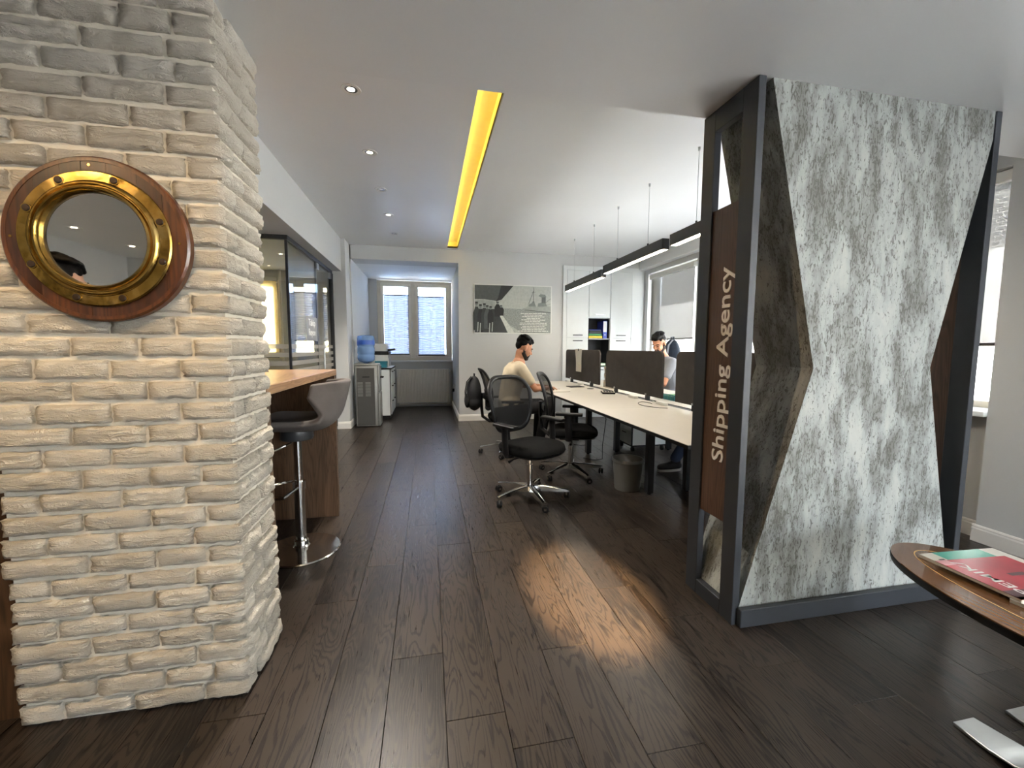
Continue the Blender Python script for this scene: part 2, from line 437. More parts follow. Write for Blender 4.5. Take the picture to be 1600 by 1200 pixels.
# ---- ceilings
m = MB(); m.box(-3.9, 4.2, -3.4, YB, ZL, 3.15)
struct(m.build('ceiling', 'ceiling', smooth=0), 'lower grey-white ceiling over the reception')
SX0, SX1, SY1 = .335, .50, 7.13
m = MB(); m.box(-1.28, SX0, YB, 7.3, ZM, 2.95); m.box(SX1, 4.2, YB, 7.7, ZM, 2.95); m.box(SX0, SX1, SY1, 7.7, ZM, 2.95)
m.box(-1.6, 4.2, YB, 7.8, 3.06, 3.15)
struct(m.build('ceiling', 'ceiling', smooth=0), 'higher white office ceiling with the yellow light slot')
m = MB(); m.box(-3.9, -1.28, YB, 4.78, 2.43, 3.15); m.box(-1.45, -1.28, 4.78, 6.85, 2.43, 3.15); m.box(-3.9, -1.45, 4.78, 9.4, 2.80, 3.15)
struct(m.build('wall_left_header', 'paint', smooth=0), 'grey bulkhead above the glass meeting room')
# ---- walls
m = MB(); m.box(-1.5, -1.22, 6.85, 7.215, 0, 3.1); m.box(-1.5, -1.20, 7.215, 9.3, 0, 3.1)
struct(m.build('wall_left', 'paint', smooth=0), 'grey wall end beside the water cooler')
m = MB(); m.box(.52, 2.37, 7.215, 7.62, 0, 2.95); m.box(2.37, 4.2, 7.62, 7.75, 0, 2.95); m.box(2.37, 4.2, 7.215, 7.62, 2.74, 2.95)
m.box(-1.22, .52, 7.215, 7.62, 2.70, 2.95); m.box(.52, .75, 7.62, 9.4, 0, 3.1)
struct(m.build('wall_back', 'paint', smooth=0), 'grey back wall with the ship poster')
m = MB(); m.box(-1.25, .6, 7.62, 9.4, 2.70, 3.1)
struct(m.build('ceiling', 'paint_white', smooth=0), 'bright white ceiling of the window alcove')
# alcove outer wall with window opening
AX0, AX1, AZ0, AZ1, AY = -1.04, .515, 1.0, 2.69, 9.23
m = MB(); m.box(-1.25, .6, AY, AY + .25, 0, AZ0); m.box(-1.25, AX0, AY, AY + .25, AZ0, 2.75)
struct(m.build('wall_alcove', 'paint', smooth=0), 'grey wall under the alcove window')
# meeting room outer wall with two openings
m = MB(); m.box(-3.9, -1.25, AY, AY + .25, 0, 1.04); m.box(-3.9, -1.25, AY, AY + .25, 2.62, 3.1)
m.box(-2.90, -2.78, AY, AY + .25, 1.04, 2.62); m.box(-1.62, -1.25, AY, AY + .25, 1.04, 2.62)
struct(m.build('wall_meeting_room', 'paint', smooth=0), 'pale end wall inside the glass meeting room')
# left outer wall, behind-camera wall
m = MB(); m.box(-3.95, -3.75, -3.4, 9.45, 0, 3.1)
struct(m.build('wall_left_outer', 'paint', smooth=0), 'grey wall reflected in the porthole mirror')
m = MB(); m.box(-3.9, 1.9, -3.4, -3.2, 0, 3.1); m.box(1.9, 3.2, -3.4, -3.2, 0, .12); m.box(3.2, 4.1, -3.4, -3.2, 0, 3.1); m.box(1.9, 3.2, -3.4, -3.2, 2.38, 3.1)
struct(m.build('wall_front', 'paint', smooth=0), 'wall of the reception behind the viewer')
# right wall: pilaster, under-window panel, office windows
XR = 3.95
m = MB()
m.box(3.585, 4.2, .25, 2.03, 0, 3.1)
m.box(3.585, 4.2, -3.4, -1.6, 0, 3.1); m.box(3.585, 4.2, -1.6, .25, 0, .45); m.box(3.585, 4.2, -1.6, .25, 2.3, 3.1)
m.box(3.66, 4.2, 2.03, 3.25, 0, .86); m.box(3.70, 4.2, 2.03, 3.25, 2.46, 3.1)
m.box(3.66, 4.2, 3.25, 3.38, 0, 3.1)
m.box(XR, 4.2, 3.38, 7.07, 0, .88); m.box(XR, 4.2, 3.38, 7.07, 2.62, 3.1); m.box(XR, 4.2, 5.52, 5.66, .88, 2.62)
m.box(XR, 4.2, 7.07, 7.7, 0, 3.1)
struct(m.build('wall_right', 'paint', smooth=0), 'grey window wall behind the desks')
struct(B(3.83, XR, 3.38, 7.2, 2.70, ZM).build('trim_1', 'paint_white', bev=.004, smooth=0), 'white boxed edge above the office windows')

# ---- baseboards
def baseboard(name, pts, side, label):
    """profiled skirting along an axis-aligned run"""
    (x0, y0), (x1, y1) = pts; d = Vector((x1 - x0, y1 - y0, 0)); L = d.length; d.normalize(); n = Vector(side)
    prof = [(0, 0), (.016, 0), (.016, .085), (.012, .095), (.012, .102), (.006, .112), (0, .112)]
    return struct(MB().prism(prof, (x0, y0, 0), n, (0, 0, 1), d, L).build(name, 'baseboard', smooth=0), label)
baseboard('baseboard_back', ((.505, 7.215), (2.37, 7.215)), (0, -1, 0), 'white baseboard under the ship poster')
baseboard('baseboard_back', ((.52, 7.2), (.52, 9.22)), (-1, 0, 0), 'white baseboard in the alcove beside the radiator')
baseboard('baseboard_left', ((-1.4, 6.85), (-1.205, 6.85)), (0, -1, 0), 'white baseboard at the wall end by the cooler')
baseboard('baseboard_left', ((-1.22, 6.84), (-1.22, 7.215)), (1, 0, 0), 'short white baseboard behind the cooler')
baseboard('baseboard_right', ((3.585, -3.2), (3.585, 2.045)), (-1, 0, 0), 'white baseboard along the grey pilaster')
baseboard('baseboard_right', ((3.66, 2.03), (3.66, 3.25)), (-1, 0, 0), 'white baseboard under the window beyond the pillar')
baseboard('baseboard_right', ((XR, 3.385), (XR, 7.2)), (-1, 0, 0), 'white baseboard behind the far desks')

# ---- windows
def window_x(name, label, x, y0, y1, z0, z1, parts=1, fw=.055, out=.08):
    """window in a wall facing -X: frame, mullions, panes"""
    e = struct(thing(name, label, 'window', (x + out, (y0 + y1) / 2, z0))); del e['category']
    m = MB(); xa, xb = x + out, x + out + .06
    m.box(xa, xb, y0, y1, z0, z0 + fw); m.box(xa, xb, y0, y1, z1 - fw, z1); m.box(xa, xb, y0, y0 + fw, z0 + fw, z1 - fw); m.box(xa, xb, y1 - fw, y1, z0 + fw, z1 - fw)
    m.build('window_frame', 'window_frame', e, bev=.004, smooth=0)
    w_ = (y1 - y0) / parts
    for i in range(parts):
        a, b = y0 + w_ * i, y0 + w_ * (i + 1)
        if i: B(xa, xb, a - .03, a + .03, z0 + fw, z1 - fw).build('mullion', 'window_frame', e, bev=.004, smooth=0)
        B(xa + .028, xa + .033, a + .03, b - .03, z0 + fw, z1 - fw).build('pane', 'glass', e, smooth=0)
    return e
def window_y(name, label, y, x0, x1, z0, z1, splits, fw=.06):
    e = struct(thing(name, label, 'window', ((x0 + x1) / 2, y + .08, z0))); del e['category']
    m = MB(); ya, yb = y + .06, y + .13
    m.box(x0, x1, ya, yb, z0, z0 + fw); m.box(x0, x1, ya, yb, z1 - fw, z1); m.box(x0, x0 + fw, ya, yb, z0 + fw, z1 - fw); m.box(x1 - fw, x1, ya, yb, z0 + fw, z1 - fw)
    m.build('window_frame', 'window_frame', e, bev=.004, smooth=0)
    xs = [x0 + fw] + list(splits) + [x1 - fw]
    for i in range(len(xs) - 1):
        a, b = xs[i] + (.04 if i else 0), xs[i + 1] - (.04 if i < len(xs) - 2 else 0)
        if i: B(xs[i] - .04, xs[i] + .04, ya, yb, z0 + fw, z1 - fw).build('mullion', 'window_frame', e, bev=.004, smooth=0)
        s_ = MB(); q = .07
        s_.box(a, b, ya - .03, yb - .01, z0 + fw, z0 + fw + q); s_.box(a, b, ya - .03, yb - .01, z1 - fw - q, z1 - fw)
        s_.box(a, a + q, ya - .03, yb - .01, z0 + fw + q, z1 - fw - q); s_.box(b - q, b, ya - .03, yb - .01, z0 + fw + q, z1 - fw - q)
        s_.build('sash', 'window_frame', e, bev=.006, smooth=0)
        B(a + q, b - q, ya + .02, ya + .026, z0 + fw + q, z1 - fw - q).build('pane', 'glass', e, smooth=0)
    return e
w1 = window_y('window_1', 'cream framed double window of the alcove above the radiator', AY, AX0, AX1, AZ0, AZ1, [-.30])
h_ = MB(); h_.box(-.345, -.315, AY - .005, AY + .03, 1.72, 1.84); h_.cyl((-.33, AY + .0, 1.79), (-.33, AY - .05, 1.79), .011); h_.cyl((-.33, AY - .045, 1.80), (-.33, AY - .045, 1.67), .011)
h_.build('handle', 'white_plastic', w1)
struct(B(-1.10, .52, AY - .12, AY + .06, .965, 1.0).build('trim_2', 'paint_white', bev=.008, seg=2), 'white sill of the alcove window')
window_y('window_2', 'cream framed window at the end of the glass meeting room', AY, -2.78, -1.62, 1.04, 2.62, [-2.2])
window_y('window_3', 'meeting room window behind the warm cream blind', AY, -3.75, -2.90, 1.04, 2.62, [])
window_x('window_4', 'office window with half-lowered screen blind behind the seated man', XR, 5.66, 7.07, .88, 2.62, 1)
window_x('window_5', 'office window hidden behind the sign pillar', XR, 3.38, 5.52, .88, 2.62, 2)
window_x('window_6', 'window with screen blind between sign pillar and grey pilaster', 3.70, 2.03, 3.25, .86, 2.46, 1, out=.14)
window_x('window_7', 'large reception window beside the oval table', 3.70, -1.6, .25, .45, 2.3, 2, out=.14)
struct(B(3.80, 4.02, 3.385, 7.1, .86, .895).build('trim_3', 'paint_white', bev=.008, seg=2), 'white window sill behind the far desks')
struct(B(3.56, 3.84, 2.035, 3.25, .835, .87).build('trim_4', 'paint_white', bev=.008, seg=2), 'white sill of the window beyond the pillar')
# window behind the viewer
e = struct(thing('window_8', 'wide glazed shop front behind the viewer', 'window', (.8, -3.3, .12))); del e['category']
m = MB(); m.box(1.9, 3.2, -3.33, -3.27, .12, .19); m.box(1.9, 3.2, -3.33, -3.27, 2.31, 2.38)
for x in (1.9, 2.515, 3.13): m.box(x, x + .07, -3.33, -3.27, .19, 2.31)
m.build('window_frame', 'charcoal_metal', e, smooth=0)
for x in (1.97, 2.585): B(x, x + .545, -3.303, -3.297, .19, 2.31).build('pane', 'glass', e, smooth=0)
struct(MB().prism([(-3.4, 2.85), (-3.4, 2.9), (-5.9, 2.68), (-5.9, 2.6)], (-3, 0, 0), (0, 1, 0), (0, 0, 1), (1, 0, 0), 8).build('added_canopy', 'charcoal_metal', smooth=0), 'dark canopy added behind the viewer to block sky light and direct sun')  # unseen canopy, added so mostly ground-bounced light enters this window

def portal(name, loc, aim, sx, sy):
    o = lamp(name, 'AREA', loc, 1, (1, 1, 1), aim=aim, shape='RECTANGLE', size=sx, size_y=sy); o.data.cycles.is_portal = True
portal('window_portal', (-.26, 9.5, 1.85), (-.26, 0, 1.85), 1.6, 1.7)
portal('window_portal', (-2.7, 9.5, 1.85), (-2.7, 0, 1.85), 2.2, 1.7)
portal('window_portal', (4.22, 5.22, 1.75), (0, 5.22, 1.75), 3.7, 1.75)
portal('window_portal', (4.22, 2.64, 1.66), (0, 2.64, 1.66), 1.25, 1.6)
portal('window_portal', (4.22, -.68, 1.38), (0, -.68, 1.38), 1.85, 1.85)
portal('window_portal', (2.55, -3.42, 1.25), (2.55, 0, 1.25), 1.3, 2.3)

# ---- outside
struct(B(-25, 30, -25, 35, -.5, -.2).build('street_ground', 'pavement', smooth=0), 'pale street paving outside the windows')
struct(B(9.5, 10, -8, 16, -.2, 3.0).build('street_wall', 'render_cream', smooth=0), 'cream rendered lower storey across the street')
struct(B(9.55, 10.2, -8, 16, 3.0, 7.5).build('street_building', 'facade', smooth=0), 'grey brick building across the street')
struct(B(-9, -2.6, 13.4, 13.8, -.2, 5).build('street_building', 'facade_cream', smooth=0), 'cream brick building beyond the meeting room')
m = MB()
for i in range(40): m.box(-2.5 + i * .22, -2.5 + i * .22 + .13, 14.0 - .03, 14.06, -.2, 4.6)
m.box(-2.6, 6.4, 14.0, 14.2, -.2, 4.6)
struct(m.build('street_fence', 'corrugated', smooth=0), 'pale blue ribbed sheet fence beyond the alcove window')

# ================================================================== BRICK PILLAR
BX0, BX1, BY0, BY1 = -1.354, -.667, 1.588, 1.935
pil = thing('brick_pillar', 'white painted brick pillar carrying the porthole mirror', 'pillar', ((BX0 + BX1) / 2, (BY0 + BY1) / 2, 0))
B(BX0 + .006, BX1 - .013, BY0 + .016, BY1, 0, ZL).build('mortar', 'mortar', pil, smooth=0)
brng = random.Random(11)
def brick(u0, u1, z0, z1, face):
    nu = max(4, int((u1 - u0) / .017)); nz = 6; sd = brng.uniform(0, 90); dep = brng.uniform(.015, .026)
    tilt = brng.uniform(-.003, .003); vs = []; fs = []; W = u1 - u0; Hh = z1 - z0
    def P(u, z, d):
        return (u, BY0 + .016 - d, z) if face == 'front' else (BX1 - .014 + d, u, z)
    for j in range(nz + 1):
        for i in range(nu + 1):
            a, b = i / nu, j / nz
            e = min(a * W, (1 - a) * W, b * Hh, (1 - b) * Hh)
            edge = 1 - min(1, e / .014)
            q = Vector((a * W * 28 + sd, b * Hh * 60, sd)); n1 = noise.noise(q); n2 = noise.noise(q * 2.7)
            ridge = 1 - abs(noise.noise(Vector((a * W * 16 + sd * 2 + b * .6, b * Hh * 42, 3.1))) * 2.2)
            d = dep + .0045 * n1 + .003 * n2 + .005 * max(0, ridge) - edge * edge * .013 + tilt * (b - .5) * 2
            ju = noise.noise(Vector((b * 5 + sd, a * 9, 7))) * .0065; jz = noise.noise(Vector((a * W * 30 + sd, b * 3, 2))) * .0062
            vs.append(P(u0 + a * W + ju, z0 + b * Hh + jz, d))
    n = nu + 1
    for j in range(nz):
        for i in range(nu): fs.append((j * n + i, j * n + i + 1, (j + 1) * n + i + 1, (j + 1) * n + i))
    ring = [i for i in range(n)] + [j * n + nu for j in range(1, nz + 1)] + [nz * n + i for i in range(nu - 1, -1, -1)] + [j * n for j in range(nz - 1, 0, -1)]
    b0 = len(vs)
    for i in ring:
        x, y, z = vs[i]
        vs.append((x, BY0 + .020, z) if face == 'front' else (BX1 - .018, y, z))
    for k in range(len(ring)):
        l = (k + 1) % len(ring); fs.append((ring[k], b0 + k, b0 + l, ring[l]))
    c = P((u0 + u1) / 2, (z0 + z1) / 2, 0)
    MB().add(vs, fs).build('brick', 'brick', pil, origin=c, smooth=60)
NR = 33; CH = ZL / NR
for r in range(NR):
    z0 = r * CH + .0075; z1 = (r + 1) * CH - .0075
    j = lambda: brng.uniform(-.012, .012)
    if r % 2: cuts = [BX0, BX0 + .215 + j(), BX0 + .425 + j(), BX0 + .58 + j(), BX1 + .004]
    else: cuts = [BX0, BX0 + .115 + j(), BX0 + .325 + j(), BX0 + .535 + j(), BX1 + .004]
    if r % 2: cuts[3] = BX1 - .105 + j()
    for i in range(4):
        a, b = cuts[i] + (.006 if i else brng.uniform(-.012, .004)), cuts[i + 1] - (.006 if i < 3 else 0)
        brick(a, b, z0 + brng.uniform(-.002, .003), z1 + brng.uniform(-.003, .002), 'front')
    sc_ = [BY0 + .012, BY0 + (.11 if not r % 2 else .21) + j(), BY1]
    for i in range(2):
        brick(sc_[i] + (.006 if i else 0), sc_[i + 1] - (.006 if i < 1 else 0), z0, z1, 'side')
# dark timber lining that stands left of the pillar
struct(B(-3.75, -1.362, 1.64, 1.70, 0, ZL).build('wall_panel', 'walnut_dark', smooth=0), 'dark timber wall panel left of the brick pillar')

# ================================================================== PORTHOLE MIRROR
PC = Vector((-.995, 1.572, 1.607))
pm = thing('porthole_mirror', 'round brass porthole mirror on a mahogany plaque', 'mirror', (PC.x, PC.y, PC.z))
AXF = (0, -1, 0)
ro = .246
# plaque of edge-glued staves, each a separate board of the ring
stave_x = [-.25, -.155, -.085, -.03, .035, .115, .18, .25]
def stave(xa, xb, k, side):
    pts_o = []; n = 18; m = MB()
    def hz(x, rr): return math.sqrt(max(0, rr * rr - x * x))
    rin = .15
    for sgn in (side,):
        if abs(xa) >= rin and abs(xb) >= rin and xa * xb > 0:
            if sgn == -1: return None
            xs = [xa + (xb - xa) * i / n for i in range(n + 1)]
            poly = [(x, hz(x, ro)) for x in xs] + [(x, -hz(x, ro)) for x in reversed(xs)]
        else:
            xs = [xa + (xb - xa) * i / n for i in range(n + 1)]
            poly = [(x, sgn * hz(x, ro)) for x in xs] + [(x, sgn * hz(x, rin)) for x in reversed(xs)]
        q = []
        for p in poly:
            if not q or (abs(p[0] - q[-1][0]) + abs(p[1] - q[-1][1])) > 1e-5: q.append(p)
        m.prism(q, PC, (1, 0, 0), (0, 0, 1), (0, -1, 0), .026 + (k % 3) * .0006)
    return m
for k in range(len(stave_x) - 1):
    xa = max(-ro + .0005, stave_x[k] + .0004); xb = min(ro - .0005, stave_x[k + 1] - .0004)
    for side in (1, -1):
        sm = stave(xa, xb, k, side)
        if sm: sm.build('stave', 'plaque', pm, smooth=0, origin=(PC.x + (xa + xb) / 2, PC.y, PC.z + side * .2))
MB().lathe([(ro - .012, .0), (ro + .004, .0), (ro + .004, .022), (ro - .002, .028), (ro - .012, .028)], PC, AXF, 64, closed=True).build('plaque_edge', 'plaque', pm)
rim = MB().lathe([(.139, .026), (.203, .026), (.204, .033), (.200, .037), (.174, .038), (.171, .044), (.166, .048), (.162, .048), (.159, .043), (.156, .043), (.153, .050), (.147, .052), (.142, .047), (.140, .036), (.138, .027)], PC, AXF, 72, closed=True).build('brass_rim', 'brass', pm)
MB().lathe([(.0001, .03), (.141, .03), (.141, .027), (.0001, .027)], PC, AXF, 48).build('mirror_glass', 'mirror', pm)
for i in range(8):
    a = R(22 + 45 * i + (4 if i % 3 else -3)); c = PC + Vector((math.cos(a) * .187, 0, math.sin(a) * .187))
    b_ = MB().lathe([(.0001, .043), (.008, .0428), (.0105, .040), (.0108, .036)], c, AXF, 14).build('bolt', 'dark_bolt', pm)
    MB().lathe([(.0105, .037), (.0135, .037), (.0135, .0395), (.0105, .0395)], c, AXF, 14, closed=True).build('bolt_seat', 'brass', pm)
for a, r_ in ((92, .222), (0, .222), (180, .222)):
    c = PC + Vector((math.cos(R(a)) * r_, 0, math.sin(R(a)) * r_))
    MB().lathe([(.0001, .0275), (.004, .0275), (.004, .029), (.0001, .029)], c, AXF, 10).build('screw', 'brass', pm)

# ================================================================== BAR TABLE AND STOOL
bt = thing('bar_table', 'high wooden bar table behind the brick pillar', 'table', (-1.1, 2.62, 0))
B(-1.75, -.675, 1.94, 3.305, 1.072, 1.115).build('table_top', 'bar_top', bt, bev=.003, smooth=0)
B(-1.70, -.682, 1.945, 1.985, 0, 1.072).build('end_panel', 'bar_side', bt, bev=.002, smooth=0)
B(-1.70, -.682, 3.262, 3.300, 0, 1.072).build('end_panel', 'bar_side', bt, bev=.002, smooth=0)
B(-1.70, -1.66, 1.985, 3.262, .25, 1.072).build('modesty_panel', 'bar_side', bt, bev=.002, smooth=0)

SC = Vector((-.80, 2.74, 0))
st = thing('bar_stool', 'grey upholstered bar stool with chrome column at the bar table', 'stool', SC)
MB().lathe([(.0001, .0), (.225, .0), (.228, .006), (.222, .013), (.12, .022), (.05, .034), (.042, .045), (.042, .07), (.036, .078), (.0001, .078)], SC, n=48).build('base', 'chrome', st)
MB().cyl(SC + Vector((0, 0, .07)), SC + Vector((0, 0, .42)), .031, n=20).build('column', 'chrome', st)
MB().cyl(SC + Vector((0, 0, .42)), SC + Vector((0, 0, .73)), .024, n=20).build('gas_lift', 'chrome', st)
MB().lathe([(.034, .40), (.038, .40), (.038, .45), (.034, .45)], SC, n=20).build('collar', 'chrome', st)
fr = [SC + Vector((-.04 - .17 * math.sin(math.pi * t / 16), .17 * math.cos(math.pi * t / 16), .40)) for t in range(17)]
fr = [SC + Vector((.0, .035, .415))] + fr + [SC + Vector((.0, -.035, .415))]
MB().tube(fr, .0095, 8).build('footrest', 'chrome', st)
# bucket seat: one swept shell, low in front (towards -x), wrapping up at the back (+x)
def bucket():
    m = MB(); nu, nv = 22, 14
    prof = [(-.20, .800), (-.15, .812), (-.05, .808), (.06, .806), (.14, .812), (.195, .840), (.228, .885), (.250, .945), (.268, 1.01), (.285, 1.085)]
    def P(u):
        q = u * (len(prof) - 1); k = min(len(prof) - 2, int(q)); f = q - k
        p0, p1, p2, p3 = (prof[max(0, min(len(prof) - 1, k + d))] for d in (-1, 0, 1, 2))
        return [.5 * (2 * p1[c] + (p2[c] - p0[c]) * f + (2 * p0[c] - 5 * p1[c] + 4 * p2[c] - p3[c]) * f * f + (3 * p1[c] - p0[c] - 3 * p2[c] + p3[c]) * f ** 3) for c in (0, 1)]
    def surf(u, v, t):
        y = (v - .5) * 2; x, z = P(u); s_ = abs(y) ** 2.6
        bk_ = max(0, min(1, (u - .5) / .35)); w_ = .205 - .05 * max(0, (.2 - u) / .2) ** 2 - .02 * max(0, (u - .8) / .2)
        return Vector((x - .15 * s_ * bk_, y * w_, z + .055 * s_ * (1 - bk_) - .02 * s_ * max(0, (u - .8) / .2)))
    a = [[surf(i / nu, j / nv, 0) for j in range(nv + 1)] for i in range(nu + 1)]
    b = []
    for i in range(nu + 1):
        row = []
        for j in range(nv + 1):
            p = a[i][j]; du = a[min(nu, i + 1)][j] - a[max(0, i - 1)][j]; dv = a[i][min(nv, j + 1)] - a[i][max(0, j - 1)]
            n = du.cross(dv).normalized(); row.append(p - n * .038)
        b.append(row)
    n = nv + 1; vs = [p + SC for r_ in a for p in r_] + [p + SC for r_ in b for p in r_]; fs = []; o = (nu + 1) * n
    for i in range(nu):
        for j in range(nv):
            q = (i * n + j, i * n + j + 1, (i + 1) * n + j + 1, (i + 1) * n + j); fs.append(q); fs.append(tuple(o + k for k in reversed(q)))
    bd = [(0, j) for j in range(nv)] + [(i, nv) for i in range(nu)] + [(nu, j) for j in range(nv, 0, -1)] + [(i, 0) for i in range(nu, 0, -1)]
    for k in range(len(bd)):
        p, q = bd[k], bd[(k + 1) % len(bd)]; ip, iq = p[0] * n + p[1], q[0] * n + q[1]; fs.append((ip, o + ip, o + iq, iq))
    return m.add(vs, fs)
bk = bucket().build('seat_shell', 'stool_fabric', st, smooth=70)
md = bk.modifiers.new('round', 'BEVEL'); md.width = .012; md.segments = 3; md.limit_method = 'ANGLE'; md.angle_limit = R(50)
MB().lathe([(.09, .715), (.095, .725), (.09, .775), (.0001, .775), (.0001, .715)], SC, n=20).build('seat_plate', 'black_metal', st)
MB().tube([SC + Vector((-.02, -.05, .70)), SC + Vector((-.06, -.16, .69)), SC + Vector((-.10, -.20, .675))], .007, 8).build('height_lever', 'chrome', st)

# ================================================================== GLASS MEETING ROOM
GX, GY0, GY1, GZ = -1.43, 4.80, 6.84, 2.43
gp = thing('glass_partition', 'glass meeting room partition in slim black frame with frosted stripes', 'partition', (GX, 5.8, 0))
m = MB(); m.box(-3.75, GX + .02, GY0 - .02, GY0 + .02, GZ - .045, GZ); m.box(GX - .02, GX + .02, GY0 + .02, GY1, GZ - .045, GZ)
m.build('top_rail', 'black_metal', gp, smooth=0)
m = MB(); m.box(-3.75, GX + .02, GY0 - .02, GY0 + .02, 0, .05); m.box(GX - .02, GX + .02, GY0 + .02, GY1, 0, .05)
m.build('bottom_rail', 'black_metal', gp, smooth=0)
B(GX - .012, GX + .012, GY0 - .012, GY0 + .012, .05, GZ - .045).build('corner_post', 'black_metal', gp, smooth=0)
B(GX - .025, GX + .03, GY1 - .045, GY1, .05, GZ - .045).build('end_post', 'black_metal', gp, smooth=0)
B(GX - .006, GX + .006, 5.925, 5.937, .05, GZ - .045).build('joint_seal', 'black_metal', gp, smooth=0)
p1 = B(-3.75, GX - .012, GY0 - .005, GY0 + .005, .05, GZ - .045).build('pane', 'office_glass', gp, smooth=0)
p2 = B(GX - .005, GX + .005, GY0 + .012, 5.925, .05, GZ - .045).build('pane', 'office_glass', gp, smooth=0)
p3 = B(GX - .005, GX + .005, 5.94, GY1 - .045, .06, GZ - .05).build('glass_door', 'office_glass', gp, smooth=0)
for yy in (5.96, 6.70): B(GX - .018, GX + .018, yy, yy + .1, GZ - .13, GZ - .05).build('hinge', 'steel', p3, smooth=0)
MB().cyl((GX + .05, 6.05, .8), (GX + .05, 6.05, 1.25), .012).build('handle', 'steel', p3)
for z in (1.285, 1.195, 1.105, 1.015, .925):
    B(GX + .0055, GX + .0065, GY0 + .015, 5.922, z - .024, z + .024).build('frosted_stripe', 'frost', p2, smooth=0)
    B(GX + .0055, GX + .0065, 5.942, GY1 - .05, z - .024, z + .024).build('frosted_stripe', 'frost', p3, smooth=0)
    B(-3.7, GX - .015, GY0 - .0065, GY0 - .0055, z - .024, z + .024).build('frosted_stripe', 'frost', p1, smooth=0)
sg = tag(B(GX + .0055, GX + .008, 5.40, 5.90, 1.357, 1.655).build('door_sign', 'silver_plastic', smooth=0), 'small grey door sign on the glass partition', 'sign')
for i, (s_, z) in enumerate((('Takip', 1.545), ('Reyon', 1.425))):
    text_obj('lettering', s_, .115, 'print_white', sg, (GX + .0082, 5.5, z), (0, 1, 0), (0, 0, 1), .0005, .001, fit=.30)
# warm blind, pleated blind and a table with chairs inside are glimpsed through the glass
def roller(name, label, mat, lo, hi, axis, cas_mat='white_plastic'):
    (x0, y0, z0), (x1, y1, z1) = lo, hi
    e = thing(name, label, 'blind', ((x0 + x1) / 2, (y0 + y1) / 2, z1))
    if axis == 'x':
        xm = (x0 + x1) / 2
        B(x0, x1, y0, y1, z1 - .075, z1).build('cassette', cas_mat, e, bev=.006, smooth=0)
        B(xm - .001, xm + .001, y0 + .02, y1 - .02, z0 + .02, z1 - .07).build('fabric', mat, e, smooth=0)
        B(xm - .008, xm + .008, y0 + .015, y1 - .015, z0, z0 + .024).build('bottom_bar', 'grey_plastic', e, bev=.004, smooth=0)
    else:
        ym = (y0 + y1) / 2
        B(x0, x1, y0, y1, z1 - .075, z1).build('cassette', cas_mat, e, bev=.006, smooth=0)
        B(x0 + .02, x1 - .02, ym - .001, ym + .001, z0 + .02, z1 - .07).build('fabric', mat, e, smooth=0)
        B(x0 + .015, x1 - .015, ym - .008, ym + .008, z0, z0 + .024).build('bottom_bar', 'grey_plastic', e, bev=.004, smooth=0)
    return e
roller('roller_blind', 'warm cream roller blind inside the glass meeting room', 'roller_cream', (-3.72, AY - .07, 1.06), (-2.93, AY - .01, 2.66), 'y')
tag(MB().cyl((-2.86, AY - .1, .9), (-2.86, AY - .1, 2.78), .022, n=14).build('heating_pipe', 'baseboard'), 'white upright heating pipe between the meeting room windows', 'pipe')
def pleated(name, label, x0, x1, z0, z1, y):
    e = thing(name, label, 'blind', ((x0 + x1) / 2, y, z0))
    n = int((z1 - z0) / .02); vs = []; fs = []
    for i in range(n + 1):
        z = z0 + (z1 - z0) * i / n; d = .007 if i % 2 else -.007
        vs += [(x0, y + d, z), (x1, y + d, z)]
    for i in range(n): fs.append((2 * i, 2 * i + 1, 2 * i + 3, 2 * i + 2))
    f = MB().add(vs, fs).build('pleated_fabric', 'pleat', e, smooth=0)
    B(x0 - .005, x1 + .005, y - .014, y + .014, z1, z1 + .02).build('top_bar', 'black_plastic', e, smooth=0)
    B(x0 - .005, x1 + .005, y - .014, y + .014, z0 - .02, z0).build('bottom_bar', 'black_plastic', e, smooth=0)
    for x in (x0 + .09, x1 - .09): MB().cyl((x, y - .012, z0), (x, y - .012, z1 + .15), .0012, n=6).build('cord', 'grey_plastic', e)
    return e
pleated('pleated_blind', 'pleated white blind in the narrower left sash of the alcove window', -.905, -.395, 1.14, 2.37, AY + .025)
pleated('pleated_blind', 'pleated white blind in the wider right sash of the alcove window', -.205, .36, 1.12, 2.35, AY + .025)
pleated('pleated_blind', 'pale pleated blind behind the grey sign in the meeting room', -2.66, -2.30, 1.42, 2.38, AY + .025)
pleated('pleated_blind', 'pale pleated blind nearest the dark end of the meeting room', -2.10, -1.74, 1.42, 2.38, AY + .025)
roller('roller_blind', 'half-lowered screen blind behind the man at the far desk', 'roller', (XR - .03, 5.70, 1.42), (XR + .05, 6.98, 2.58), 'x')
roller('roller_blind', 'rolled-up screen blind of the window hidden by the sign pillar', 'roller', (XR - .03, 3.42, 2.40), (XR + .05, 5.48, 2.58), 'x')
roller('roller_blind', 'screen blind between the sign pillar and the grey pilaster', 'roller', (3.72, 2.06, 1.30), (3.80, 3.22, 2.45), 'x')

